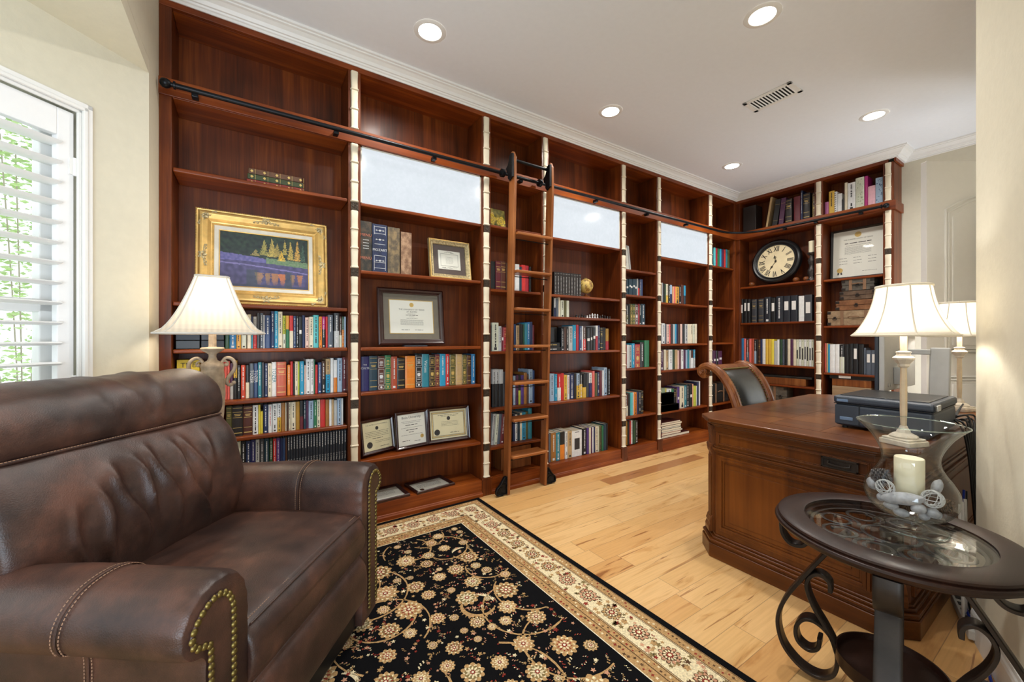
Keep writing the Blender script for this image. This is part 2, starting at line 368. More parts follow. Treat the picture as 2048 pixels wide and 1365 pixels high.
for k in range(16):
    zz=1.945-.0765*k
    if zz<.78: break
    Q=Matrix.Translation((0,-.021,zz))@Matrix.Rotation(R(2),4,'X')
    pr=[(-.042,0),(-.03,.0055),(0,.0075),(.03,.0055),(.042,0),(.03,-.0055),(0,-.0075),(-.03,-.0055)]
    MB().prism(pr,.312,p1-.048,0,Q,'x').build('louver',M_shut,sh,smooth=True)
for zz in (1.87,1.02): 
    MB().cyl((.264,-.002,zz-.035),(.264,-.002,zz+.035),.006).box((.262,-.006,zz-.032),(.28,-.001,zz+.032)).build('hinge',M_trim,sh)
# crown moulding with mitred corners
def sweep(path,prof,name,mat,sgn=1,parent=None):
    P=[Vector((p[0],p[1])) for p in path];n=len(P);vs=[];k=len(prof)
    for i in range(n):
        d1=(P[i]-P[i-1]).normalized() if i>0 else (P[1]-P[0]).normalized()
        d2=(P[i+1]-P[i]).normalized() if i<n-1 else d1
        n1=Vector((-d1.y,d1.x))*sgn;n2=Vector((-d2.y,d2.x))*sgn
        m=(n1+n2); m=m/ (1+n1.dot(n2)) if (1+n1.dot(n2))>1e-4 else n1
        for o,zz in prof: q=P[i]+m*o; vs.append((q.x,q.y,zz))
    fs=[]
    for i in range(n-1):
        for j in range(k): fs.append((i*k+j,i*k+(j+1)%k,(i+1)*k+(j+1)%k,(i+1)*k+j))
    fs.append(tuple(range(k)));fs.append(tuple(range((n-1)*k,n*k))[::-1])
    return MB().add(vs,fs).build(name,mat,parent)
FY,FX=2.666,5.142
prof=[(-.01,2.925),(.012,2.925),(.014,2.937),(.022,2.940),(.026,2.948),(.034,2.950),(.044,2.966),(.062,2.980),(.074,2.984),(.076,2.990),(.088,2.993),(.090,CEIL),(-.01,CEIL)]
struct(sweep([(-.386,FY),(FX,FY),(FX,1.165),(5.39,1.165),(5.39,.27)],prof,'trim_1',M_trim,-1))
# baseboards
bb=[(0,0),(.015,0),(.015,.1),(.012,.112),(.008,.118),(.006,.13),(0,.13)]
struct(sweep([e,(cx0,cy0)],bb,'baseboard_near',M_trim,1))
struct(sweep([(2.47,.27),(4.68,.27)],bb,'baseboard_right',M_trim,1))
struct(sweep([(5.39,.27),(5.39,1.18)],bb,'baseboard_end',M_trim,1))
# open white door near the end wall
dr=thing('door_1','x','x',(4.665,.297,0),R(146.7))
for k in('label','category'): del dr[k]
struct(dr)
b=MB(); b.box((0,-.02,.01),(.84,.02,2.44),0); b.build('door_leaf',M_trim,dr,bevel=.002)
def arcpanel(x0,x1,z0,z1,rise,ins):
    pts=[(x0+ins,z0+ins),(x1-ins,z0+ins)]
    for i in range(13):
        t=i/12; x=x1-ins-(x1-x0-2*ins)*t; pts.append((x,z1-ins+rise*math.sin(PI*t)))
    return pts
for sy in (1,-1):
    for (z0,z1,rise) in ((1.10,2.10,.10),(.22,.93,0)):
        for ins,h in ((0,.026),(.022,.0225),(.05,.029)):
            mi=0
            pts=arcpanel(.13,.71,z0,z1,rise,ins)
            pth=[(p[0],sy*(h-.003),p[1]) for p in pts]
            if ins<.05: MB().tube(pth,.007,8,closed=True).build('panel_moulding',M_trim,dr,smooth=True)
            else: MB().prism(pts,sy*.019,sy*.024,ax='y').build('door_panel',M_trim,dr,bevel=.004)
# ceiling lights and vent
lab=['recessed ceiling light above the arched mouth of the picture bay','recessed ceiling light nearest the top right of the photo','recessed ceiling light above the ladder','recessed ceiling light above the desk lamps and monitor','recessed ceiling light above the corner of the bookcases']
lab[0]='large round recessed ceiling light over the second bookcase bay'
M_glow=pm('light_lens',(255,246,232),.5,emit=14)
for i,(x,y) in enumerate(CANS[:5]):
    t=thing('recessed_light',lab[i],'ceiling light',(x,y,CEIL),0,'recessed lights in the ceiling')
    MB().lathe([(.062,-.001),(.068,-.006),(.088,-.005),(.094,-.0005)],40,cap=False).build('trim_ring',M_trim,t,smooth=True)
    MB().lathe([(.066,-.0015),(.066,-.004),(.001,-.0045)],40,cap=False).build('lens',M_glow,t,smooth=True)
t=thing('ceiling_vent','white rectangular air vent with dark slots in the ceiling','vent',(3.265,1.43,CEIL))
b=MB(); X,Y=.10,.165
b.box((-X,-Y,-.008),(X,-Y+.03,0)); b.box((-X,Y-.03,-.008),(X,Y,0)); b.box((-X,-Y,-.008),(-X+.03,Y,0)); b.box((X-.03,-Y,-.008),(X,Y,0)); b.box((-X,-.006,-.006),(X,.006,0))
b.build('frame',M_trim,t,bevel=.002)
MB().box((-X+.02,-Y+.02,-.0015),(X-.02,Y-.02,-.0005)).build('duct_shade',M_blk,t)  # flat black sheet standing in for the shade behind the slats
b=MB()
for i in range(13):
    y=-Y+.036+i*.0215
    b.box((-X+.028,-.001,-.007),(X-.028,.007,-.006),0,Matrix.Translation((0,y,0))@Matrix.Rotation(R(-38),4,'X'))
b.build('slats',M_trim,t)
# ------------------------------------------------------------------ bookcases
TOPZ=2.927
def bay(name,lab,x0,x1,shelves,wall,depth,window=False,lst=0,rst=0,endp=False):
    w_=x1-x0
    if wall=='m': t=thing(name,lab,'bookcase',(x0,FY,0),0,'built-in bookcase bays')
    else: t=thing(name,lab,'bookcase',(FX,-x0,0),R(-90),'built-in bookcase bays')
    T=.018
    for a,b_ in ((-T,0),(w_,w_+T)): MB().box((a,.004,0),(b_,depth,2.895)).build('side_panel',W_z,t,bevel=.002)
    MB().box((-T,depth,.0),(w_+T,depth+.012,2.9)).build('back_panel',W_z,t)
    for z in shelves:
        MB().box((.0012,.004,z-.022),(w_-.0012,depth-.002,z)).build('shelf',W_x,t,bevel=.006,seg=3)
    MB().box((.001,.004,2.436),(w_-.001,depth-.001,2.456)).box((.001,.004,2.50),(w_-.001,depth-.001,2.52)).build('fixed_shelf',W_x,t,bevel=.002)
    b=MB().box((0,-.012,0),(w_,.02,.12)).box((0,.02,.10),(w_,depth-.001,.12)); b.build('plinth',W_x,t,bevel=.003)
    MB().prism([(-.012,0),(-.024,0),(-.024,.022),(-.018,.030),(-.018,.034),(-.012,.038)],0,w_,0,None,'x').build('plinth_moulding',W_x,t)
    xl=-T-.06 if not lst else -lst; 
    MB().box((-(lst or .04),-.006,2.893),(w_+(rst or .04),.02,TOPZ)).box((0,.02,2.893),(w_,depth-.001,2.91)).build('top_rail',W_x,t,bevel=.002)
    if lst: MB().box((-lst,-.004,0),(-.0005,.022,2.893)).build('end_stile',W_z,t,bevel=.003)
    if rst: MB().box((w_+.0005,-.004,0),(w_+rst,.02,2.893)).build('corner_stile',W_z,t,bevel=.003)
    return t
SHW=2.072
b1=bay('bookcase','cherry bookcase bay nearest the window, holding the gold-framed painting',-.335,.515,[2.082,1.39,1.142,.855,.652,.41],'m',.232,lst=.051)
b2=bay('bookcase','wide cherry bookcase bay holding the framed diplomas and boxed Mozart volume',.59,1.472,[SHW,1.638,1.14,.85,.41],'m',.232)
b3=bay('bookcase','narrow cherry bookcase bay directly behind the rolling ladder',1.551,2.046,[SHW+.01,1.585,1.097,.65,.353],'m',.232)
b4=bay('bookcase','wide cherry bookcase bay right of the ladder, with the small globe',2.12,3.012,[SHW,1.58,1.387,1.087,.648],'m',.232)
b5=bay('bookcase','narrow cherry bookcase bay between the globe bay and last windowed bay',3.09,3.56,[1.885,1.634,1.337,.90,.421],'m',.232)
b6=bay('bookcase','wide cherry bookcase bay with the third high window, left of the corner',3.634,4.514,[SHW-.005,1.583,1.139,.855,.41],'m',.232)
b7=bay('bookcase','narrow corner bookcase bay with coloured disc cases high up',4.598,5.09,[2.075,1.579,1.146,.83,.41],'m',.232,rst=.05)
b8=bay('bookcase','bookcase bay on the end wall holding the round clock',-2.62,-1.827,[1.838,1.39,.887,.66,.41],'b',.232,lst=.044)
b9=bay('bookcase','bookcase bay at the far right end holding stacked suitcase boxes',-1.75,-1.264,[1.826,1.332,.832,.41],'b',.232)
# end panel + returns on the last bay
MB().box((.486+.018,.004,0),(.486+.079,.246,2.893)).build('end_panel',W_z,b9,bevel=.003)
MB().box((.486+.079,-.006,2.893),(.486+.095,.246,TOPZ)).build('top_return',W_x,b9,bevel=.002)
# three high windows set flush in the bookcase
for i,(a,c) in enumerate(((.59,1.472),(2.12,3.012),(3.634,4.514))):
    t=bpy.data.objects.new(f'window_{i+2}',None); C.objects.link(t); struct(t); t.location=(a,FY,0)
    w_=c-a
    MB().box((.006,.010,SHW+.002),(w_-.006,.016,2.434)).build('frosted_pane',M_frost,t)
    b=MB(); b.box((.001,.006,SHW+.001),(.010,.02,2.435)); b.box((w_-.010,.006,SHW+.001),(w_-.001,.02,2.435)); b.box((.001,.006,2.427),(w_-.001,.02,2.435))
    b.build('window_bead',M_linen,t)
# stone pilasters
def pil(name,lab,x0,x1,wall):
    w_=x1-x0
    if wall=='m': t=thing(name,lab,'pilaster',(x0,FY,0),0,'stone pilasters between the bays')
    else: t=thing(name,lab,'pilaster',(FX,-x0,0),R(-90),'stone pilasters between the bays')
    MB().box((0,-.003,0),(w_,.0035,2.893)).build('backing_board',W_z,t,bevel=.002)
    g=.013; tiles=[2.036,1.618,1.20,.782,.366]
    MB().box((-.004,-.020,0),(w_+.004,-.003,.125)).box((-.006,-.023,.125),(w_+.006,-.003,.135)).build('plinth_block',W_z,t,bevel=.003)
    r=random.Random(hash(lab)%97 if False else int(x0*100)%97)
    b=MB()
    def seg(z0,z1):
        # one cast segment with a rolled bead at its foot
        n=7;pts=[]
        L=[(0.0,.002),(.0035,.0),(.0095,.0),(.013,.003)]
        zz=[z0+.001,z0+.004,z0+.009,z0+.013,z0+.02,(z0+z1)/2,z1-.006,z1-.001]
        ins=[.002,-.0005,-.0005,.0025,.0035,.003+r.random()*.0015,.002,.0035]
        dep=[.012,.0185,.0185,.0125,.012,.0118,.0125,.011]
        vs=[];fs=[]
        for q,(zc,i_,d) in enumerate(zip(zz,ins,dep)):
            jl=r.uniform(-.0008,.0008); jr=r.uniform(-.0008,.0008)
            vs+= [(g+i_+jl,-.003,zc),(g+i_+.003+jl,-.003-d+.003,zc),(g+i_+.006,-.003-d,zc),(w_-g-i_-.006,-.003-d,zc),(w_-g-i_-.003+jr,-.003-d+.003,zc),(w_-g-i_+jr,-.003,zc)]
        for q in range(len(zz)-1):
            for j in range(5): a=q*6+j; fs.append((a,a+1,a+7,a+6))
        fs.append((0,1,2,3,4,5)[::-1]); fs.append(tuple(range((len(zz)-1)*6,len(zz)*6)))
        b.add(vs,fs)
    edges=[2.434]+[v for tz in tiles for v in (tz+.026,tz-.026)]+[.136]
    for k in range(0,len(edges),2):
        hi,lo=edges[k],edges[k+1]; n=max(1,round((hi-lo)/.125))
        for j in range(n): seg(lo+(hi-lo)*j/n,lo+(hi-lo)*(j+1)/n)
    b.build('stone_shaft',M_stone,t,smooth=True,angle=50); b=MB()
    for j in range(3): seg(2.523+j*.123,2.523+(j+1)*.123)
    b.build('stone_shaft',M_stone,t,smooth=True,angle=50)
    for tz in tiles:
        b=MB().box((g+.002,-.014,tz-.025),(w_-g-.002,-.003,tz+.025)); cx=w_/2
        for a in range(8):
            Q=Matrix.Translation((cx,-.014,tz))@Matrix.Rotation(a*PI/4,4,'Y')@Matrix.Translation((.011,0,0))
            b.sphere((0,0,0),.007,8,0,(1.3,.5,.55),Q)
        b.sphere((cx,-.014,tz),.0045,8)
        for sx in (-1,1):
            for sz in (-1,1): b.sphere((cx+sx*(w_/2-g-.007),-.014,tz+sz*.019),.0045,8,0,(1.4,.6,1))
        b.build('carved_tile',M_tile,t,smooth=True,angle=30)
    return t
PL_=[('stone pilaster between the painting bay and the diploma bay',.515,.59,'m'),('stone pilaster just left of the ladder',1.472,1.551,'m'),('stone pilaster seen through the ladder rungs',2.046,2.12,'m'),
('stone pilaster right of the second high window',3.012,3.09,'m'),('stone pilaster left of the third high window',3.56,3.634,'m'),('stone pilaster right of the third high window',4.514,4.598,'m'),
('stone pilaster between the clock bay and the suitcase bay',-1.827,-1.75,'b'),('stone pilaster at the far right end of the bookcases',-1.264,-1.188,'b')]
for l_,a,c,wl in PL_: pil('stone_pilaster',l_,a,c,wl)
# rail boards across the bays and the black ladder rail
t=tag(MB().box((-.386,-.018,2.434),(5.142-.018,-.004,2.522)).build('rail_board',W_x,None,bevel=.002,loc=(0,FY,0)),'long cherry board carrying the ladder rail along the long bookcase','board')
t=thing('rail_board','cherry board carrying the ladder rail on the end-wall bookcase','board',(FX,0,0),R(-90))
MB().box((-2.648,-.018,2.434),(-1.170,-.004,2.522)).build('board_face',W_x,t,bevel=.002)
MB().box((-1.184,-.004,2.434),(-1.170,.246,2.522)).build('board_return',W_x,t,bevel=.002)
rl=thing('ladder_rail','black metal ladder rail running along both bookcase walls','rail',(0,0,2.468))
RY=FY-.066; RX=FX-.066; cr=.42
path=[(-.315,RY,0)]+[(x,RY,0) for x in (1,2,3,4,RX-cr)]
for i in range(1,13):
    a=PI/2*i/12; path.append((RX-cr+cr*math.sin(a),RY-cr+cr*math.cos(a),0))
path+=[(RX,1.7,0),(RX,1.262,0)]
MB().tube(path,.0125,14).build('rail_tube',M_blk,rl,smooth=True)
for (p,d) in (((-.315,RY,0),(-1,0,0)),((RX,1.262,0),(0,-1,0))):
    Q=Matrix.Translation(p)@Vector(d).to_track_quat('Z','Y').to_matrix().to_4x4()
    MB().lathe([(.0125,-.002),(.019,-.002),(.019,.006),(.011,.008),(.011,.016),(.016,.018),(.022,.028),(.024,.038),(.021,.05),(.012,.058),(.001,.061)],18,0,Q).build('finial',M_blk,rl,smooth=True)
for x in (-.238,.437,1.07,1.80,2.635,3.35,4.018):
    MB().box((x-.014,RY+.004,-.028),(x+.014,FY-.019,-.006)).cyl((x,RY+.012,-.016),(x,FY-.02,-.012),.013).build('rail_bracket',M_blk,rl,bevel=.003)
for y in (2.1,1.80,1.42):
    MB().box((RX+.004,y-.014,-.028),(FX-.019,y+.014,-.006)).cyl((RX+.012,y,-.016),(FX-.02,y,-.012),.013).build('rail_bracket',M_blk,rl,bevel=.003)
# ------------------------------------------------------------------ rolling ladder
ld=thing('rolling_ladder','tall wooden library ladder hooked on the black rail','ladder',(1.83,2.56,0))
def ly(z): return .0-.10*(z-.04)/2.5
for sx in (-1,1):
    x=sx*.179; T=.0115
    prof=[(ly(.04),.04),(ly(2.36),2.36),(ly(2.60)+.015,2.56),(ly(2.62)+.035,2.60),(ly(2.6)+.055,2.60),(ly(2.56)+.068,2.575),(ly(2.36)+.075,2.36),(ly(.04)+.072,.04)]
    prof[0]=(0,.0045); prof[-1]=(.07,.0045)
    MB().prism(prof,x-T,x+T,0,None,'x').build('stile',W_lad,ld,bevel=.003)
for k in range(7):
    z=.30+.283*k; y0=ly(z)-.030
    if k<6: MB().box((-.166,y0,z-.022),(.166,y0+.135,z)).build('tread',W_ladx,ld,bevel=.007,seg=3)
    else: MB().box((-.166,y0,z-.022),(.166,y0+.135,z)).build('tread',W_ladx,ld,bevel=.007,seg=3)
    MB().cyl((-.168,y0+.065,z-.045),(.168,y0+.065,z-.045),.0035,8).build('tie_rod',M_blk,ld)
MB().cyl((-.165,ly(2.5)+.045,2.545),(.165,ly(2.5)+.045,2.545),.0115).build('top_bar',M_blk,ld,smooth=True)
for sx in (-1,1):
    x=sx*.179+ -.0115-.012
    b=MB(); yb=ly(2.46)
    pl=[(yb+.02,2.40),(yb+.055,2.385),(yb+.075,2.41),(yb+.07,2.44),(yb+.09,2.455),(yb+.10,2.49),(yb+.075,2.51),(yb+.06,2.54),(yb+.055,2.57),(yb+.03,2.585),(yb+.012,2.57),(yb+.015,2.50)]
    b.prism(pl,x-.002,x+.009,0,None,'x')
    b.box((x-.012,yb+.004,2.40),(x+.009,yb+.014,2.575))
    b.cyl((x-.022,.04,2.468+.001),(x+.006,.04,2.468+.001),.030,20).cyl((x-.028,.04,2.469),(x-.02,.04,2.469),.018,16)
    b.build('roller_hook',M_blk,ld,bevel=.002)
    # wheel housing with fan cut-outs (built from spokes)
    X0=sx*.192; b=MB()
    out=[(0,.014),(.0,.145),(.020,.140),(.036,.118),(.048,.098),(.066,.078),(.086,.062),(.094,.042),(.092,.018),(.08,.012)]
    out=[(X0+sx*q,z) for q,z in out]
    b.prism(out,.012,.03,0,None,'y')
    rim=[(q[0],0,q[1]) for q in out]
    b.tube([(p[0],.006,p[2]) for p in rim],.005,8,closed=True)
    b.cyl((X0+sx*.045,.008,.036),(X0+sx*.045,.04,.036),.034,24)
    for (fx_,fz,rr) in ((X0+sx*.045,.022,.036),(X0+sx*.018,.088,.026)):
        for a in range(9):
            an=PI*(a+.0)/8
            b.box((fx_+math.cos(an)*rr*.35-.0012,.005,fz),(fx_+math.cos(an)*rr*.35+.0012,.012,fz+.002))
            b.cyl((fx_+math.cos(an)*rr*.3,.009,fz+math.sin(an)*rr*.3),(fx_+math.cos(an)*rr,.009,fz+math.sin(an)*rr),.0022,6)
    b.sphere((X0+sx*.085,.004,.022),.004,8)
    b.build('wheel_housing',M_blk,ld,bevel=.0015)
    MB().cyl((X0+sx*.045,.032,.0275),(X0+sx*.045,.046,.0275),.0275,24).build('wheel',M_rub,ld,smooth=True)
# ------------------------------------------------------------------ rug
rg=thing('area_rug','black Persian-style rug with cream floral border under the armchair','rug',(1.43,2.636,0),R(1.2))
RW,RL=1.68,2.42
MB().box((-RW,-RL,0),(0,0,.008)).build('rug_body',pm('rug_black',(12,12,14),.95,bump=.5,bs=500,spec=.1),rg,bevel=.003)
cN=dict(k=(20,18,20),t=(178,142,96),d=(92,68,48),c=(224,208,170),g=(128,110,72),r=(138,54,44),p=(196,146,116),w=(230,220,194))
mats=[];ki={}
for k_,(c_) in cN.items(): ki[k_]=len(mats); mats.append(pm('rug_wool_'+k_,c_,.95,var=.3,vs=130,bump=.5,bs=500,spec=.1))
b=MB(); rr=random.Random(5); Zc=[.0083]
def flat(pts,k_,dz=0):
    z=.0083+dz; b.add([(p[0],p[1],z) for p in pts],[tuple(range(len(pts)))],ki[k_])
def ring(o0,o1,k_,dz):
    A=[(-RW+o0,-RL+o0),(-o0,-RL+o0),(-o0,-o0),(-RW+o0,-o0)];B=[(-RW+o1,-RL+o1),(-o1,-RL+o1),(-o1,-o1),(-RW+o1,-o1)]
    for i in range(4): flat([A[i],A[(i+1)%4],B[(i+1)%4],B[i]],k_,dz)
ring(.034,.080,'t',0);ring(.080,.216,'c',0);ring(.216,.300,'t',0);ring(.250,.254,'d',.0003);ring(.296,.300,'w',.0003)
for q in (.036,.076,.082,.212,.219): ring(q,q+.003,'d',.0003)
def wob(n,r0,amp,ph): return [(r0*(1+amp*math.sin(n*2*PI*i/(n*6)+ph))) for i in range(n*6)]
def blob(cx,cy,r,k_,dz,n=8,amp=.2,ph=0):
    m=n*4
    flat([(cx+r*(1+amp*math.cos(n*2*PI*i/m+ph))*math.cos(2*PI*i/m),cy+r*(1+amp*math.cos(n*2*PI*i/m+ph))*math.sin(2*PI*i/m)) for i in range(m)],k_,dz)
def petals(cx,cy,r0,r1,n,k_,dz,wd=.8,ph=0):
    for i in range(n):
        a=2*PI*i/n+ph; h=PI/n*wd
        P=[]
        for s in (-1,-.6,0,.6,1): P.append((cx+(r1*(1-.22*abs(s)**2)*rr.uniform(.94,1.05))*math.cos(a+h*s),cy+(r1*(1-.22*abs(s)**2))*math.sin(a+h*s)))
        P=[(cx+r0*math.cos(a-h*.4),cy+r0*math.sin(a-h*.4))]+P+[(cx+r0*math.cos(a+h*.4),cy+r0*math.sin(a+h*.4))]
        flat(P,k_,dz)
def rosette(cx,cy,r,pal='field'):
    n=rr.choice((10,11,12)); ph=rr.random()
    if pal=='field':
        petals(cx,cy,r*.5,r,n,'t',.0004,.92,ph); petals(cx,cy,r*.5,r*.8,n,'c',.0007,.6,ph+PI/n)
        blob(cx,cy,r*.62,'g' if rr.random()<.4 else 't',.0009,n,.08); petals(cx,cy,r*.22,r*.58,n,rr.choice('rpc'),.0012,.5,ph)
        petals(cx,cy,r*.12,r*.44,8,'c',.0015,.7,ph); blob(cx,cy,r*.2,'r',.0018,6,.1); blob(cx,cy,r*.1,'w',.0021,6,.1)
    else:
        petals(cx,cy,r*.55,r,n,'d',.0004,.95,ph); petals(cx,cy,r*.5,r*.92,n,'p' if rr.random()<.5 else 't',.0007,.78,ph)
        blob(cx,cy,r*.62,'d',.0009,n,.06); petals(cx,cy,r*.2,r*.58,n,'c',.0012,.7,ph); blob(cx,cy,r*.3,'r',.0015,8,.12); blob(cx,cy,r*.16,'c',.0018,6,.1)
def sprig(cx,cy,a,s,k1='t',k2='g'):
    # curved stem with little leaves
    for j in range(3):
        t=s*(.2+.3*j); x=cx+t*math.cos(a+j*.25);y=cy+t*math.sin(a+j*.25)
        for sd in (-1,1):
            aa=a+sd*.9; l=s*.2;w_=s*.08
            flat([(x,y),(x+l*.5*math.cos(aa)-w_*math.sin(aa),y+l*.5*math.sin(aa)+w_*math.cos(aa)),(x+l*math.cos(aa),y+l*math.sin(aa)),(x+l*.5*math.cos(aa)+w_*math.sin(aa),y+l*.5*math.sin(aa)-w_*math.cos(aa))],rr.choice((k1,k2)),.0005)
def vine(P,w_,k_='t',dz=.0002,leaf=True):
    P=[Vector((p[0],p[1],0)) for p in P];n=len(P)
    for i in range(n-1):
        d=(P[i+1]-P[i]).normalized();q=Vector((-d.y,d.x,0))*w_/2*rr.uniform(.7,1.3)
        flat([(P[i]-q)[:2],(P[i+1]-q)[:2],(P[i+1]+q)[:2],(P[i]+q)[:2]],k_,dz)
        if leaf and i%5==2:
            a=math.atan2(d.y,d.x)+rr.choice((-1,1))*rr.uniform(.6,1.2); sprig(P[i].x,P[i].y,a,rr.uniform(.02,.034),rr.choice('ctt'),rr.choice('gtp'))
def crescent(cx,cy,r,a0,span,w_,k_='t'):
    n=16
    for i in range(n):
        a=a0+span*i/n;a2=a0+span*(i+1)/n; h=w_*math.sin(PI*(i+.5)/n)+.004
        flat([(cx+(r-h/2)*math.cos(a),cy+(r-h/2)*math.sin(a)),(cx+(r-h/2)*math.cos(a2),cy+(r-h/2)*math.sin(a2)),(cx+(r+h*.9)*math.cos((a+a2)/2),cy+(r+h*.9)*math.sin((a+a2)/2))],k_,.0004)
        flat([(cx+(r-h/2)*math.cos(a),cy+(r-h/2)*math.sin(a)),(cx+(r-h/2)*math.cos(a2),cy+(r-h/2)*math.sin(a2)),(cx+(r+h*.35)*math.cos(a2),cy+(r+h*.35)*math.sin(a2)),(cx+(r+h*.35)*math.cos(a),cy+(r+h*.35)*math.sin(a))],k_,.0002)
# main border: rosettes with sprigs between
def along(side,t,o):
    return {0:(-o,-t),1:(-RW+o,-t),2:(-t,-o),3:(-t,-RL+o)}[side]
for side,L in ((0,RL),(1,RL),(2,RW),(3,RW)):
    n=round((L-.296)/.142); st_=(L-.296)/n
    for i in range(n+1 if side<2 else n):
        t=.148+st_*i
        if side>=2 and i==0: continue
        x,y=along(side,t,.148); rosette(x,y,.045,'b')
    for i in range(n):
        t=.148+st_*(i+.5)
        for j in range(12):
            x,y=along(side,t+rr.uniform(-.05,.05),.148+rr.choice((-1,1))*rr.uniform(.03,.058) if j%2 else .148+rr.uniform(-.05,.05))
            blob(x,y,rr.uniform(.006,.011),rr.choice('dtrpg'),.0006,5,.35,rr.random()*6)
        x,y=along(side,t,.148); sprig(x,y,rr.random()*6,.05,'d','g'); sprig(x,y,rr.random()*6,.05,'t','r'); blob(x,y,.012,'t',.0008,5,.3)
    for o,kk,s in ((.057,'dcr',.0045),(.235,'dcr',.0045),(.275,'crd',.0055)):
        n=int((L-2*o)/.017)
        for i in range(n):
            x,y=along(side,o+(i+.5)*(L-2*o)/n,o+rr.uniform(-.01,.01)); blob(x,y,s*rr.uniform(.7,1.2),rr.choice(kk),.0005,4,.3,rr.random()*6)
# field
F0,F1,G0,G1=-RW+.32,-.32,-RL+.32,-.32
def inside(x,y,m=0): return F0+m<x<F1-m and G0+m<y<G1-m
ros=[]
def tryros(x,y,r):
    if not inside(x,y,r*1.0): return
    for a in ros:
        if (a[0]-x)**2+(a[1]-y)**2<(a[2]+r+.008)**2: return
    ros.append((x,y,r))
cres=[(-.46,-.62,.055),(-.60,-1.05,.075),(-.95,-1.45,.075),(-1.05,-.75,.06),(-.55,-1.62,.06),(-1.2,-1.15,.06)]
for (x,y,r) in cres:
    a=rr.random()*6
    if inside(x,y,r): crescent(x,y,r,a,PI*1.1,.022); crescent(x,y,r*.95,a+PI*1.25,PI*.55,.014,'c')
for i in range(20):
    x=F0+(F1-F0)*rr.random(); y=G1-(G1-G0)*i/20-.03
    ang=rr.random()*6; P=[];r0=rr.uniform(.10,.19)
    for j in range(30):
        a=ang+j*.17; q=r0*(1+.012*j); px_,py_=x+q*math.cos(a),y+q*math.sin(a)
        if inside(px_,py_,.01): P.append((px_,py_))
        else:
            if len(P)>3: vine(P,.0075)
            P=[]
    if len(P)>3: vine(P,.0075)
for i in range(2600):
    tryros(rr.uniform(F0,F1),rr.uniform(G0,G1),rr.choice((.062,.055,.046,.046,.036,.036,.03)) if i<420 else rr.choice((.03,.022,.018)))
    if len(ros)>128: break
for x,y,r in ros: rosette(x,y,r)
for i in range(1900):
    x,y=rr.uniform(F0+.01,F1-.01),rr.uniform(G0+.01,G1-.01)
    if any((a[0]-x)**2+(a[1]-y)**2<(a[2]+.006)**2 for a in ros): continue
    if rr.random()<.6: sprig(x,y,rr.random()*6,rr.uniform(.022,.045),rr.choice('tcp'),rr.choice('gtr'))
    else: blob(x,y,rr.uniform(.003,.009),rr.choice('tcpr'),.0005,5,.4,rr.random()*6)
tag(b.build('floral_pattern',mats,rg),kind=None)
# ------------------------------------------------------------------ leather recliner armchair
AC=thing('leather_armchair','dark brown leather recliner armchair with rolled nailhead arms on the rug','armchair',(.183,1.390,0.009),R(-37.5))
def loft(prof,ys,scale,n=72,disp=None,ax='y',warp=None):
    """closed profile (x,z) lofted along y; scale(y)->(shrink toward centre)"""
    P=catmull([(p[0],0,p[1]) for p in prof],max(2,n//len(prof)),True); k=len(P)
    cx=sum(p.x for p in P)/k; cz=sum(p.z for p in P)/k
    vs=[];fs=[]
    for y in ys:
        s=scale(y)
        for p in P:
            q=Vector((cx+(p.x-cx)*s,y,cz+(p.z-cz)*s))
            if warp: q=warp(q)
            vs.append(q)
    m=len(ys)
    for i in range(m-1):
        for j in range(k): fs.append((i*k+j,i*k+(j+1)%k,(i+1)*k+(j+1)%k,(i+1)*k+j))
    fs.append(tuple(range(k))[::-1]);fs.append(tuple(range((m-1)*k,m*k)))
    if disp:
        # approximate outward normals then displace
        me=bpy.data.meshes.new('tmp'); me.from_pydata([tuple(v) for v in vs],[],fs); me.update()
        ns=[v.normal.copy() for v in me.vertices]; bpy.data.meshes.remove(me)
        vs=[v+n_*disp(v) for v,n_ in zip(vs,ns)]
    return MB().add(vs,fs)
def endround(y0,y1,r,pw=.5,amt=.12):
    def f(y):
        d=min(y-y0,y1-y)
        if d>=r: return 1
        t=max(0,d/r); return 1-amt*(1-math.sqrt(max(0,1-(1-t)**2)))
    return f
def ystn(y0,y1,r,n=44):
    a=[y0+r*(1-math.cos(PI/2*i/7)) for i in range(7)]; c=[y1-r*(1-math.cos(PI/2*i/7)) for i in range(7)][::-1]
    return a+[y0+r+(y1-y0-2*r)*i/n for i in range(n+1)]+c
def fold(u,c,w_): return math.exp(-((u-c)/w_)**2)
def nz(v,s,o=0): return noise.noise(Vector((v.x*s+o,v.y*s,v.z*s)))
# headrest roll
head=[(-.620,.884),(-.590,.892),(-.578,.925),(-.592,.985),(-.622,1.028),(-.672,1.058),(-.735,1.068),(-.80,1.060),(-.845,1.03),(-.865,.98),(-.86,.93),(-.84,.89),(-.74,.875)]
def dh(v):
    f=.0
    if v.z>.93: f+=.004*nz(v,9)
    f-=.004*fold(v.y+.35*(v.z-1),-.12,.012)*max(0,(v.x+.80)/.2) + .004*fold(v.y+.5*(v.z-1),-.02,.010)+.004*fold(v.y-.4*(v.z-1),.06,.01)
    return f+.002*nz(v,22,3)
loft(head,ystn(-.41,.325,.05),endround(-.41,.325,.05,amt=.22),80,dh).build('headrest_cushion',M_lea,AC,smooth=True,angle=80)
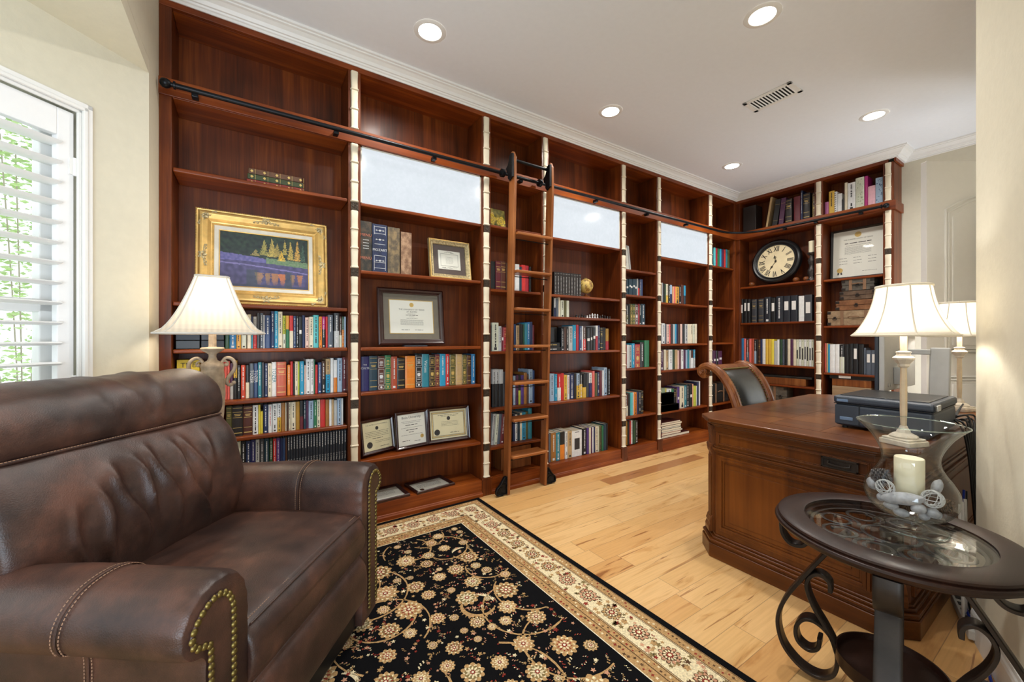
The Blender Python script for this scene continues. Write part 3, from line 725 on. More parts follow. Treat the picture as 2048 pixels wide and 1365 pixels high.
# back cushion
back=[(-.545,.44),(-.512,.52),(-.497,.60),(-.497,.68),(-.515,.76),(-.548,.83),(-.585,.875),(-.61,.892),(-.70,.89),(-.80,.88),(-.82,.80),(-.80,.60),(-.76,.42),(-.64,.41)]
def dbk(v):
    if v.x<-.66: return 0
    f=.006*nz(v,6)+.004*nz(v,14,5)
    # gathered creases radiating down from the seam
    for (y0,sl,wd,dp,zt,zb) in ((-.16,.55,.014,.016,.84,.52),(-.10,.62,.010,.014,.84,.58),(-.03,.45,.011,.013,.86,.56),(.03,.75,.010,.014,.85,.50),(.10,.42,.013,.012,.86,.60),(-.22,.35,.013,.013,.80,.50),(.17,.30,.010,.008,.86,.66),(-.27,.15,.012,.010,.76,.50)):
        u=v.y-(y0+sl*(.85-v.z)*.5+.012*math.sin(v.z*23+y0*40))
        if zb<v.z<zt:
            e=min(1,(zt-v.z)/.06,(v.z-zb)/.1); f+=e*(-dp*math.exp(-(u/wd)**2)+dp*.75*math.exp(-((u-wd*2.4)/(wd*1.8))**2))
    return f
loft(back,ystn(-.405,.325,.06,96),endround(-.405,.325,.06,amt=.16),96,dbk).build('back_cushion',M_lea,AC,smooth=True,angle=80)
# seams
def piping(path,r=.0035,name='piping',mat=None): return MB().tube(path,r,8).build(name,mat or M_lea,AC,smooth=True)
def stitches(path,name='stitching',step=.0075,r=.0011):
    P=[Vector(p) for p in path]; b=MB(); acc=0
    tot=[0]
    for i in range(1,len(P)): tot.append(tot[-1]+(P[i]-P[i-1]).length)
    s=0;j=0
    def at(s):
        for i in range(1,len(P)):
            if tot[i]>=s:
                t=(s-tot[i-1])/max(1e-9,tot[i]-tot[i-1]); return P[i-1].lerp(P[i],t)
        return P[-1]
    while s<tot[-1]-step:
        b.cyl(at(s),at(s+step*.62),r,5); s+=step
    return b.build(name,M_stitch,AC)
seam=[(-.586,y,.889) for y in [-.39+.69*i/24 for i in range(25)]]
piping(seam,.005)
stitches([(p[0]+.006,p[1],p[2]+.004) for p in seam])
# back shell behind cushions
shell=[(-.78,1.03),(-.74,1.05),(-.84,1.05),(-.90,1.0),(-.93,.8),(-.92,.5),(-.86,.1),(-.70,.1),(-.72,.5),(-.77,.8)]
loft(shell,ystn(-.34,.33,.03,10),endround(-.34,.33,.03,amt=.1),60).build('back_shell',M_lea,AC,smooth=True,angle=80)
# seat cushion
seat=[(-.60,.40),(-.60,.47),(-.50,.500),(-.35,.512),(-.20,.512),(-.10,.508),(-.04,.500),(-.012,.490),(.006,.468),(.016,.44),(.018,.40),(.006,.365),(-.02,.352),(-.2,.35),(-.45,.35)]
def dst(v):
    if v.z<.44 : return .002*nz(v,16)
    f=.004*nz(v,5)+.002*nz(v,16,2)
    f+=.010*(1-(v.y/.3)**2)*(1 if v.x<-.02 else .4)
    for (x0,y0,sl,wd,dp) in ((-.42,-.05,.3,.012,.008),(-.38,.06,-.25,.010,.006),(-.33,.0,.2,.012,.006)):
        u=v.x-(x0+sl*(v.y-y0)); e=math.exp(-((v.y-y0)/.1)**2); f-=e*dp*math.exp(-(u/wd)**2)
    return f
loft(seat,ystn(-.305,.305,.03,60),endround(-.305,.305,.03,amt=.06),90,dst).build('seat_cushion',M_lea,AC,smooth=True,angle=80)
for dx,dz in ((-.012,.0),(.0,-.007)):
    stitches([(-.010+dx,y,.4985+dz+.0095*(1-(y/.3)**2)*.6) for y in [-.29+.58*i/20 for i in range(21)]])
piping([(-.004,y,.4965+.005*(1-(y/.3)**2)) for y in [-.295+.59*i/20 for i in range(21)]],.0028)
# footrest panel
foot=[(-.20,.345),(-.03,.350),(.000,.335),(.018,.30),(.024,.25),(.022,.20),(.008,.165),(-.03,.155),(-.2,.155)]
loft(foot,ystn(-.30,.30,.02,30),endround(-.30,.30,.02,amt=.05),60,lambda v:.003*nz(v,7)).build('footrest_panel',M_lea,AC,smooth=True,angle=80)
MB().box((-.78,-.30,.05),(-.02,.30,.36)).build('chair_base',M_blk,AC,bevel=.02)
for x in (-.72,-.08):
    for y in (-.38,.38): MB().cyl((x,y,0),(x,y,.07),.025,14,0,.03).build('foot',M_blk,AC)
# arms: outline (y,z) extruded along x
def armloft(s):
    A=[(.302,.06),(.300,.30),(.300,.46),(.298,.54),(.302,.60),(.322,.645),(.36,.668),(.402,.672),(.446,.660),(.480,.628),(.492,.588),(.482,.553),(.458,.535),(.436,.52),(.432,.46),(.432,.25),(.430,.06)]
    P=[]
    for i in range(len(A)-1):
        n=6
        p0=A[max(i-1,0)];p1=A[i];p2=A[i+1];p3=A[min(i+2,len(A)-1)]
        for j in range(n):
            t=j/n
            P.append(tuple(.5*((2*p1[q])+(-p0[q]+p2[q])*t+(2*p0[q]-5*p1[q]+4*p2[q]-p3[q])*t*t+(-p0[q]+3*p1[q]-3*p2[q]+p3[q])*t**3) for q in (0,1)))
    P.append(A[-1]);k=len(P)
    xs=[-.80,-.79,-.77,-.74]+[-.70+.66*i/60 for i in range(61)]+[-.028,-.016,-.008,-.003,-.001]
    cy,cz=.385,.50
    vs=[];fs=[]
    for x in xs:
        sh=1.0
        if x>-.04: t=(x+.04)/.04; sh=1-.13*(1-math.sqrt(max(0,1-t*t)))
        if x<-.74: t=(-.74-x)/.06; sh=1-.13*(1-math.sqrt(max(0,1-t*t)))
        dip=-.022*min(1,max(0,(-.30-x)/.4))
        pinch=-.0035*math.exp(-((x+.262)/.010)**2)
        for (y,z) in P:
            yy=cy+(y-cy)*(sh if z>.1 else 1); zz=z if z<.5 else .5+(z-.5)*((sh+1)/2 if True else 1)
            if z>.5: zz+=dip*(z-.5)/.17
            d=pinch+ (.0035*noise.noise(Vector((x*7,y*7+s*3,z*7))) if z>.45 else 0)
            if z>.5 and x>-.07:
                d+= -.0025*(.5+.5*math.sin(math.atan2(z-.58,y-.395)*16))*((x+.07)/.07)
            q=Vector((0,y-.395,z-.56)); 
            if z>.46 and q.length>0: q.normalize(); yy+=q.y*d; zz+=q.z*d
            vs.append((x,yy*s,zz))
    m=len(xs)
    for i in range(m-1):
        for j in range(k-1):
            f=(i*k+j,i*k+j+1,(i+1)*k+j+1,(i+1)*k+j); fs.append(f if s>0 else f[::-1])
        f=(i*k+k-1,i*k,(i+1)*k,(i+1)*k+k-1); fs.append(f if s>0 else f[::-1])
    f=tuple(range(k)); fs.append(f[::-1] if s>0 else f); f=tuple(range((m-1)*k,m*k)); fs.append(f if s>0 else f[::-1])
    return MB().add(vs,fs),P
for s in (-1,1):
    mb,P=armloft(s); arm=mb.build('armrest',M_lea,AC,smooth=True,angle=55)
    # transverse seam, double stitched
    ring_=[(-.262,y*s,z) for (y,z) in P if z>.30 and not (y>.44 and z<.55)]
    off=lambda r_,dx,e: [(p[0]+dx,p[1]+math.copysign(e,p[1]*1)* (1 if abs(p[1])>.395 else -1),p[2]+(e if p[2]>.6 else 0)) for p in r_]
    MB().tube(off(ring_,0,.001),.0022,6).build('seam_welt',M_lea,AC,smooth=True)
    for dx in (-.009,.009): stitches(off(ring_,dx,.0012))
    # keyhole front panel and nailheads
    K=[(.357,.10),(.357,.40),(.357,.56),(.362,.600),(.378,.626),(.402,.636),(.430,.630),(.454,.610),(.466,.585),(.458,.562),(.440,.553),(.424,.545),(.420,.52),(.420,.40),(.420,.10)]
    Kp=catmull([(0,p[0]*s,p[1]) for p in K],5)
    MB().prism([(p.y,p.z) for p in Kp][::(1 if s>0 else -1)],-.004,.004,0,None,'x').build('front_panel',M_lea,AC,bevel=.003)
    MB().tube([(.003,p.y,p.z) for p in Kp],.004,8).build('panel_welt',M_lea,AC,smooth=True)
    tot=[0]
    for i in range(1,len(Kp)): tot.append(tot[-1]+(Kp[i]-Kp[i-1]).length)
    nh=None; sp_=.0158; n_=int(tot[-1]/sp_)
    for q in range(n_+1):
        sd=q*sp_
        for i in range(1,len(Kp)):
            if tot[i]>=sd: t=(sd-tot[i-1])/(tot[i]-tot[i-1]); p=Kp[i-1].lerp(Kp[i],t); break
        if nh is None:
            nb=MB().lathe([(.0078,0),(.0074,.0022),(.0055,.0044),(.0028,.0056),(.0002,.006)],14,0,Matrix.Rotation(PI/2,4,'Y'),cap=True)
            nh=nb.build('nailhead',M_brass,AC,smooth=True); o=nh
        else:
            o=nh.copy(); C.objects.link(o)
        ins=.006
        cyk=.389
        o.location=(.0042,p.y+ (cyk*s-p.y)*.0,p.z)
# ------------------------------------------------------------------ lamp behind the armchair (square bell shade, urn body)
t=thing('urn_table_lamp','lit lamp with square bell shade and scroll-handled urn body behind the armchair','lamp',(-.152,2.40,.5446),R(3)); t.scale=(1.13,1.13,1.13)
def sqshade(hb,ht,z0,z1,curve,n=10):
    vs=[];fs=[];ring=[]
    m=24
    for i in range(n+1):
        u=i/n; h=hb+(ht-hb)*(u**curve); z=z0+(z1-z0)*u
        pts=[]
        c=h*.16 # cut corners
        for (sx,sy) in ((1,-1),(1,1),(-1,1),(-1,-1)):
            pass
        # clipped square path
        P=[(h-c,-h),(h,-h+c),(h,h-c),(h-c,h),(-h+c,h),(-h,h-c),(-h,-h+c),(-h+c,-h)]
        ring.append([(x,y,z) for x,y in P]); vs+=ring[-1]
    for i in range(n):
        for j in range(8): fs.append((i*8+j,i*8+(j+1)%8,(i+1)*8+(j+1)%8,(i+1)*8+j))
    return vs,fs,ring
z0,z1=.600,.838
vs,fs,ring=sqshade(.178,.056,z0,z1,.60,14)
o=MB().add(vs,fs).build('lamp_shade',M_shade2,t); md=o.modifiers.new('solid','SOLIDIFY'); md.thickness=.0012
b=MB()
for j in range(8): b.tube([r[j] for r in ring],.0028,6)
b.tube(ring[0],.0042,6,closed=True); b.tube(ring[-1],.005,6,closed=True)
b.build('shade_trim',M_pipe,t,smooth=True)
b=MB().lathe([(.075,0),(.078,.012),(.06,.022),(.045,.035),(.03,.05),(.026,.07),(.034,.09),(.05,.15),(.066,.24),(.074,.32),(.072,.38),(.066,.415),(.066,.42),(.070,.43),(.066,.442),(.03,.455),(.022,.470),(.024,.480),(.055,.496),(.06,.502),(.055,.506),(.02,.508),(.0175,.512),(.0175,.64),(.001,.641)],48)
# gadroon flutes on the body
US=lambda z:.60 if z<.49 else (.72 if z<.508 else .75)
vv=[]
for v in b.v:
    r=math.hypot(v.x,v.y)
    if .09<v.z<.41 and r>.03:
        a=math.atan2(v.y,v.x); k=1+.035*abs(math.sin(a*8)); vv.append(Vector((v.x*k,v.y*k,v.z)))
    elif .51<v.z<.64: a=math.atan2(v.y,v.x); k=1+.06*math.cos(a*12); vv.append(Vector((v.x*k,v.y*k,v.z)))
    else: vv.append(v)
vv=[Vector((v.x*US(v.z),v.y*US(v.z),v.z*1.068 if v.z<.513 else v.z+.035*(1-(v.z-.513)/.13) if v.z<.643 else v.z)) for v in vv]
b.v=vv; b.build('urn_body',M_wash,t,smooth=True,angle=60)
for s in (-1,1):
    P=[(.050,.445),(.070,.468),(.095,.470),(.118,.455),(.128,.428),(.120,.400),(.100,.375),(.086,.355),(.080,.338),(.088,.322),(.104,.318),(.118,.330)]
    P=catmull([(s*p[0]*.62,0,.475+(p[1]-.445)*.78) for p in P],5); k=len(P)
    b=MB().tube(P,[.0058+.0022*math.sin(PI*i/k) for i in range(k)],10).sphere((s*.0745,0,.386),.0085,14)
    b.tube(catmull([(s*.034,0,.478),(s*.044,0,.482),(s*.053,0,.474),(s*.052,0,.463),(s*.046,0,.463)],4),.004,8).sphere((s*.047,0,.465),.0075,12)
    b.build('scroll_handle',M_wash,t,smooth=True)
MB().lathe([(.012,.64),(.012,.68),(.026,.70),(.030,.725),(.02,.75),(.001,.757)],16).build('light_bulb',M_glow,t,smooth=True)
lamp('urn_lamp_light','POINT',(-.152,2.40,.5446+.74*1.13),5,(1,.88,.72),shadow_soft_size=.05)
t=thing('lamp_table','small dark round table hidden behind the armchair carrying the urn lamp','side table',(-.152,2.40,.0))
MB().lathe([(.105,.525),(.11,.533),(.105,.544)],32).build('tabletop',W_tab,t,smooth=True)
MB().lathe([(.09,0),(.09,.015),(.03,.04),(.022,.1),(.03,.3),(.02,.45),(.05,.525)],24).build('pedestal',W_tab,t,smooth=True)
# ------------------------------------------------------------------ round glass-top table
TC=(1.70,.40)
tb=thing('scroll_leg_table','dark round side table with inset glass and scrolled iron legs, by the wall','side table',(TC[0],TC[1],0))
ri,ro=.221,.300
MB().lathe([(ri,.585),(ri,.5995),(ri+.004,.6003),(ro-.014,.6003),(ro-.004,.597),(ro-.001,.592),(ro-.004,.587),(ro+.004,.584),(ro+.007,.578),(ro+.004,.571),(ro-.006,.568),(ro-.008,.562),(ro-.016,.556),(ri-.012,.556),(ri-.012,.585),(ri,.585)],96,cap=False).build('table_rim',W_tab,tb,smooth=True,angle=30)
MB().lathe([(.001,.5915),(ri-.001,.5915),(ri-.001,.5965),(ri-.018,.600),(.001,.600)],96,cap=False).build('glass_insert',clear('table_glass',(.7,.8,.8)),tb,smooth=True,angle=20)
b=MB()
for i in range(8):
    a=2*PI*i/8; cx,cy=.135*math.cos(a),.135*math.sin(a)
    P=[]
    for j in range(26):
        q=j/25; an=a+PI+q*2*PI*1.35; r=.056*(1-.52*q) ; P.append((cx+r*math.cos(an),cy+r*math.sin(an),.574))
    b.tube(P,0.004,8,0,False,None,(.004,.010),(0,0,1)); b.sphere(P[-1],.006,8)
b.tube([(.068*math.cos(2*PI*i/40),.068*math.sin(2*PI*i/40),.574) for i in range(40)],.004,8,0,True,None,(.004,.010),(0,0,1))
b.tube([(.2*math.cos(2*PI*i/60),.2*math.sin(2*PI*i/60),.574) for i in range(60)],.004,8,0,True,None,(.004,.010),(0,0,1))
b.build('scroll_grille',M_iron,tb,smooth=True)
LEG=[(.10,.552),(.128,.520),(.157,.467),(.218,.363),(.272,.265),(.298,.190),(.298,.130),(.278,.075),(.232,.034),(.180,.026),(.142,.055),(.130,.105),(.136,.155),(.160,.205),(.196,.265),(.214,.322),(.205,.362),(.178,.382),(.152,.366),(.149,.334)]
SC=[(.132,.135),(.150,.185),(.188,.212),(.224,.204),(.245,.165),(.240,.122),(.210,.105),(.183,.124),(.178,.160)]
HK=[(.285,.556),(.290,.520),(.284,.485),(.262,.460),(.230,.462),(.208,.485)]
first=None
for a,wd in ((102,.030),(192,.060),(282,.030),(12,.060)):
    b=MB()
    for pts in (LEG,SC,HK):
        P=catmull([(p[0],0,p[1]) for p in pts],6)
        b.tube(P,.005,12,0,False,None,(.050 if wd<.04 else .060,.0135),(0,1,0))
    b.build('scroll_leg',M_iron,tb,smooth=True,rotz=R(a))
MB().lathe([(.001,.150),(.128,.150),(.132,.168),(.137,.168),(.137,.128),(.130,.120),(.001,.120)],64,cap=False).build('lower_shelf',W_tab,tb,smooth=True,angle=30)
# ------------------------------------------------------------------ glass hurricane and its contents
VX,VY,VZ=1.742,.364,.6005
v=thing('hurricane_vase','large clear footed glass hurricane bowl standing on the scroll-leg table','vase',(VX,VY,VZ))
po=[(.001,0),(.080,0),(.085,.003),(.084,.006),(.060,.012),(.036,.018),(.028,.024),(.032,.030),(.060,.040),(.085,.054),(.103,.078),(.111,.105),(.108,.132),(.096,.158),(.080,.183),(.070,.206),(.068,.228),(.076,.256),(.094,.290),(.114,.315),(.129,.330)]
pi_=[(.127,.332),(.112,.3175),(.091,.292),(.0735,.257),(.0655,.228),(.0675,.206),(.0775,.182),(.0935,.157),(.1055,.131),(.1085,.105),(.1005,.079),(.083,.0565),(.058,.0435),(.030,.036),(.001,.035)]
sm=lambda L:[(p.x,p.z) for p in catmull([(q[0],0,q[1]) for q in L],3)]
pr=[po[0],po[1],po[2],po[3]]+sm(po[4:])+sm(pi_)
pr=[(max(r_,.001),z_) for r_,z_ in pr]
MB().lathe(pr,72,cap=False).build('glass_bowl',M_vase,v,smooth=True,angle=70)
M_rimg=pm('glass_rim_tint',(196,220,222),.05,coat=.5)
for rr_,zz_,th in ((.1285,.3313,.0016),(.0845,.0035,.0016)): MB().tube([(rr_*math.cos(2*PI*i/96),rr_*math.sin(2*PI*i/96),zz_) for i in range(96)],th,8,closed=True).build('polished_rim',glass('rim_glass',(.9,.97,.97)),v,smooth=True)
tag(MB().lathe([(.001,0),(.034,0),(.0355,.002),(.0355,.120),(.034,.1225),(.020,.1195),(.001,.118)],40).build('pillar_candle',M_cand,None,smooth=True,angle=50,loc=(VX,VY+.002,VZ+.100)),'ivory pillar candle standing inside the glass hurricane bowl','candle')
M_ratt=pm('white_rattan',(196,196,196),.6,var=.1); M_stw=pm('whitewashed_pod',(168,168,172),.85,var=.25,vs=60,bump=.6,bs=90); M_cone=pm('brown_pine_scale',(92,64,42),.8,var=.35,vs=50); M_conew=pm('grey_pine_scale',(96,92,92),.8,var=.5,vs=60)
# directions: towards the camera from the vase
dv=Vector((-VX,-VY,0)).normalized(); dl=Vector((dv.y,-dv.x,0))   # dl = picture-left
def at(l,f,z): p=Vector((VX,VY,VZ))+dl*(l+.004)+dv*f; return (p.x,p.y,VZ+z+.020)
def rattan(loc,r,lab):
    b=MB(); q=random.Random(int(r*1e5))
    for i in range(15):
        Q=Matrix.Rotation(q.random()*PI,4,'X')@Matrix.Rotation(q.random()*PI,4,'Y')@Matrix.Rotation(q.random()*PI,4,'Z')
        rr_=r*q.uniform(.93,1); b.tube([(rr_*math.cos(2*PI*j/28),rr_*math.sin(2*PI*j/28),0) for j in range(28)],.0012,5,0,True,Q)
    tag(b.build('rattan_ball',M_ratt,None,smooth=True,loc=loc),lab,'decor ball',None)
rattan(at(.052,.052,.108),.0235,'white woven rattan ball on the left inside the glass bowl')
rattan(at(-.052,.052,.100),.0255,'white woven rattan ball on the right inside the glass bowl')
def pod(loc,r,sc,rz,ry,lab,cat='potpourri',seed=1):
    b=MB().sphere((0,0,0),r,20); q=seed*3.1
    b.v=[v_*(1+.13*noise.noise(v_*70+Vector((q,0,0)))) for v_ in b.v]
    b.v=[Vector((v_.x*sc[0],v_.y*sc[1],v_.z*sc[2])) for v_ in b.v]
    o=b.build('whitewashed_pod',M_stw,None,smooth=True,loc=loc); o.rotation_euler=(0,ry,rz); tag(o,lab,cat)
az=math.atan2(dl.y,dl.x)
pod(at(.012,.070,.088),.025,(2.1,.75,.75),az,R(12),'long whitewashed pod lying across the middle of the glass bowl',seed=1)
pod(at(-.022,.072,.068),.0150,(1.15,1,1),az,0,'round white pod, left one of the trio right of the long pod',seed=2)
pod(at(-.052,.058,.060),.0145,(1.1,1,1),az,0,'round white pod at the right end of the trio of pods',seed=3)
pod(at(-.034,.046,.042),.0135,(1,1,1),az,0,'round white pod lowest in the trio of pods',seed=4)
pod(at(.076,.016,.106),.020,(1.1,1,1.1),az,R(20),'chalky white pod at the far left side of the glass bowl',seed=5)
pod(at(.060,.050,.074),.0125,(1,1,1),az,0,'small white pod under the left rattan ball',seed=6)
pod(at(.038,.058,.056),.0125,(1.5,1,1),az,0,'small white pod near the bottom left of the glass bowl',seed=7)
pod(at(-.060,.034,.050),.013,(1,1,1),az,0,'small white pod near the bottom right of the glass bowl',seed=8)
pod(at(-.062,-.004,.122),.016,(.8,.8,1.7),az,R(-15),'upright white pod behind the right rattan ball',seed=9)
pod(at(.015,.062,.042),.014,(1.4,1,.9),az,0,'flat white pod on the bottom of the glass bowl',seed=10)
def cone(loc,r,h,mat,lab,rx=0,ry=0):
    b=MB()
    b.lathe([(.001,-h*.5),(r*.6,-h*.35),(r*.7,0),(r*.4,h*.3),(.001,h*.5)],10)
    for j in range(8):
        z=-h*.42+h*.86*j/8; rr_=r*math.sqrt(max(.1,1-((j-2.5)/6)**2)); n=9 if j<5 else 7
        for i in range(n):
            a=2*PI*(i+.5*(j%2))/n
            Q=Matrix.Translation((0,0,z))@Matrix.Rotation(a,4,'Z')@Matrix.Translation((rr_*.75,0,0))@Matrix.Rotation(R(-35),4,'Y')
            b.box((-.3*r,-.2*r,-.04*r),(.35*r,.2*r,.05*r),0,Q)
    o=b.build('pine_cone',mat,None,loc=loc); o.rotation_euler=(rx,ry,0); tag(o,lab,'pine cone')
cone(at(.062,.018,.132),.024,.05,M_conew,'frosted grey pine cone at the upper left inside the glass bowl',R(70),R(20))
cone(at(-.078,.022,.078),.021,.045,M_cone,'brown pine cone at the right side inside the glass bowl',R(80),0)
cone(at(.005,.02,.058),.022,.04,M_cone,'brown pine cone near the middle bottom of the glass bowl',R(85),R(40))
# ------------------------------------------------------------------ executive desk
D0,D1,E0,E1,DZ=2.112,3.79,.43,1.345,.76
dk=thing('executive_desk','large mahogany executive desk with parquet top and panelled end facing the room','desk',(D0,E0,0))
LX,LY=D1-D0,E1-E0
def cham(o,c,z0,z1,b,mi=0,notch=False):
    P=[(o+c,o),(LX-o-c,o),(LX-o,o+c),(LX-o,LY-o-c),(LX-o-c,LY-o)]+([(1.18,LY-o),(1.18,LY-.5),(.56,LY-.5),(.56,LY-o)] if notch else [])+[(o+c,LY-o),(o,LY-o-c),(o,o+c)]
    return b.prism(P,z0,z1,mi)
b=MB(); cham(0,.10,DZ-.022,DZ,b); cham(.010,.098,DZ-.034,DZ-.022,b); cham(.022,.094,DZ-.044,DZ-.034,b)
top=b.build('desk_top',W_desk,dk,bevel=.006,seg=3)
# inlaid parquet blocks
b=MB(); gx,gy=7,3
Wp=[wood('parquet_a',(62,32,14),(96,54,25),(122,74,36),'x',.3,.3,.7),wood('parquet_b',(58,29,12),(88,48,22),(112,66,32),'y',.3,.3,.7),wood('parquet_c',(66,35,16),(102,58,28),(128,80,42),'x',.3,.3,.7)]
for i in range(gx):
    for j in range(gy):
        x0=.13+i*(LX-.26)/gx; y0=.13+j*(LY-.26)/gy
        b.box((x0+.001,y0+.001,DZ),(x0+(LX-.26)/gx-.001,y0+(LY-.26)/gy-.001,DZ+.0007),(i*2+j)%3)
b.build('parquet_inlay',Wp,dk)
b=MB(); cham(.035,.088,.12,.60,b,0,True); cham(.035,.088,.60,DZ-.044,b); 
carc=b.build('carcass',W_deskv,dk,bevel=.002)
b=MB()
for o,z0,z1 in ((.002,0,.075),(.008,.075,.085),(.004,.085,.098),(.016,.098,.112),(.024,.112,.124)): cham(o,.10,z0,z1,b,0,True)
b.build('base_moulding',W_desk,dk,bevel=.004,seg=3)
b=MB()
cham(.026,.092,.575,.585,b,0,True);cham(.020,.094,.585,.597,b,0,True);cham(.028,.092,.597,.607,b)
cham(.028,.092,.690,.716,b)
b.build('frieze_moulding',W_desk,dk,bevel=.003)
def framed(parent,face,u0,u1,z0,z1,name,depth=.012,wd=.03,raised=False):
    """raised moulding frame on a vertical face; face(u,h,z)->xyz"""
    b=MB()
    for lo,hi,h in ((0,wd*.35,depth),(wd*.35,wd*.7,depth*1.25),(wd*.7,wd,depth*.5)):
        def bx(a,c,z_a,z_b):
            p=face(a,-.002,z_a);q=face(c,h,z_b); b.box(p,q)
        bx(u0+lo,u0+hi,z0+lo,z1-lo);bx(u1-hi,u1-lo,z0+lo,z1-lo);bx(u0+hi,u1-hi,z0+lo,z0+hi);bx(u0+hi,u1-hi,z1-hi,z1-lo)
    if raised:
        g=wd+.028; b.box(face(u0+g,-.001,z0+g),face(u1-g,.006,z1-g)); b.box(face(u0+wd+.002,-.001,z0+wd+.002),face(u1-wd-.002,.0015,z1-wd-.002))
    return b.build(name,W_deskv,parent,bevel=.003)
fL=lambda u,h,z:(.035-h,u,z)          # face towards -x (seen end)
framed(dk,fL,.135,LY-.135,.150,.560,'end_panel',.010,.036,True)
framed(dk,fL,.135,LY-.135,.618,.682,'drawer_front',.007,.012)
hb=MB().box((.022,.175,.632),(.033,.300,.672)).box((.018,.172,.629),(.024,.303,.636)).box((.018,.172,.668),(.024,.303,.675)).box((.018,.172,.629),(.024,.179,.675)).box((.018,.296,.629),(.024,.303,.675))
hb.build('recessed_pull',M_iron,dk,bevel=.001)
MB().tube([(.020,.200,.660),(.014,.200,.650),(.012,.215,.646),(.012,.262,.646),(.014,.277,.650),(.020,.277,.660)],.004,8).build('bail_handle',M_iron,dk,smooth=True)
fB=lambda u,h,z:(u,LY-.035+h,z)       # long side towards the chair
framed(dk,fB,.135,.55,.150,.560,'pedestal_panel',.010,.03,True); framed(dk,fB,LX-.49,LX-.135,.150,.560,'pedestal_panel',.010,.03,True)
fR=lambda u,h,z:(u,.035-h,z)
framed(dk,fR,.135,LX-.135,.150,.560,'long_panel',.010,.036,True)
# chamfer corner pilasters with capitals and feet
for (x,y) in ((.078,LY-.078),(.078,.078),(LX-.078,LY-.078),(LX-.078,.078)):
    sx=-1 if x<1 else 1; sy=-1 if y<.4 else 1; an=math.atan2(sy,sx)
    Q=Matrix.Translation((x,y,0))@Matrix.Rotation(an,4,'Z')
    b=MB().box((-.005,-.032,.12),(.012,.032,.712),0,Q)
    for k in (-1,0,1): b.box((.012,k*.018-.006,.16),(.0165,k*.018+.006,.54),0,Q)
    b.prism([(.008,.715),(.020,.715),(.020,.700),(.016,.690),(.014,.660),(.008,.650)],-.034,.034,0,Q@Matrix.Identity(4),'y')
    b.prism([(.008,.610),(.022,.610),(.022,.585),(.018,.565),(.008,.548)],-.032,.032,0,Q,'y')
    b.prism([(.008,.12),(.028,.12),(.030,.145),(.022,.165),(.026,.175),(.018,.20),(.008,.215)],-.036,.036,0,Q,'y')
    b.build('corner_pilaster',W_deskv,dk,bevel=.0025)
# ------------------------------------------------------------------ desk chair with scrolled back
dc=thing('desk_chair','carved wooden desk chair with dark leather back tucked behind the desk','chair',(3.0,1.30,0),0)
HW=.235
S=[(.02,.42),(.075,.55),(.115,.70),(.155,.82),(.205,.91),(.265,.975),(.325,1.0),(.370,.985),(.382,.955),(.362,.935),(.345,.95)]
for s in (-1,1):
    P=catmull([(s*HW,p[0],p[1]) for p in S],6)
    b=MB().tube(P,.01,14,0,False,None,(.046,.052),(1,0,0))
    for e in (-.012,.012): b.tube([(p.x+e+s*0,p.y,p.z) for p in P][:-8],.024,8)
    # volute
    V=[(s*HW+s*.024,.362+(.030-.0012*k)*math.cos(k*.5),.962+(.030-.0012*k)*math.sin(k*.5)) for k in range(24)]
    b.tube(V,.0045,6); b.sphere((s*HW+s*.026,.362,.962),.008,10); b.cyl((s*HW-.022,.362,.962),(s*HW+.022,.362,.962),.032,24)
    b.build('back_stile',W_chair,dc,smooth=True)
def backface(u,v,h):
    P=BK; i=v*(len(P)-1); k=min(int(i),len(P)-2); p=P[k].lerp(P[k+1],i-k); t=(P[k+1]-P[k]).normalized(); n=Vector((0,-t.z,t.y))
    return p+n*h+Vector((u,0,0))
BK=catmull([(0,p[0]-.0,p[1]) for p in S[:8]],8)
def patch(name,mat,u0,u1,v0,v1,bul,th,nu=20,nv=30,crest=0):
    vs=[];fs=[]
    for side in (0,1):
        for i in range(nv+1):
            for j in range(nu+1):
                a=j/nu;c=i/nv; h=bul*(1-(2*a-1)**4)*(1-(2*c-1)**4) if side==0 else -th
                vs.append(backface(u0+(u1-u0)*a,v0+(v1-v0)*(c)+ (crest*math.sin(PI*a)*c),h))
    N_=(nu+1)*(nv+1)
    for i in range(nv):
        for j in range(nu):
            a=i*(nu+1)+j; fs.append((a,a+1,a+nu+2,a+nu+1)); fs.append((N_+a,N_+a+nu+1,N_+a+nu+2,N_+a+1))
    for i in range(nv):
        for j in (0,nu): a=i*(nu+1)+j; fs.append((a,a+nu+1,N_+a+nu+1,N_+a))
    for j in range(nu):
        for i in (0,nv): a=i*(nu+1)+j; fs.append((a,a+1,N_+a+1,N_+a))
    return MB().add(vs,fs).build(name,mat,dc,smooth=True,angle=50)
patch('back_leather',M_lea2,-.185,.185,.06,.70,.026,.01)
patch('crest_rail',W_chair,-.215,.215,.70,.99,.006,.022)
patch('back_frame',W_chair,-.215,.215,.02,.72,.002,.015)
nb=None
for k in range(26):
    u=-.175+.35*k/25; p=backface(u,.705,.009)
    if nb is None: nb=MB().sphere((0,0,0),.0062,8).build('nailhead',M_brass,dc,smooth=True); o=nb
    else: o=nb.copy(); C.objects.link(o)
    o.location=p
for s in (-1,1):
    for k in range(20):
        o=nb.copy(); C.objects.link(o); o.location=backface(s*.187,.16+.54*k/20,.008)
MB().box((-.25,-.42,.42),(.25,.05,.48)).build('seat_leather',M_lea2,dc,bevel=.03,seg=4)
MB().box((-.255,-.43,.36),(.255,.06,.42)).build('seat_frame',W_chair,dc,bevel=.01)
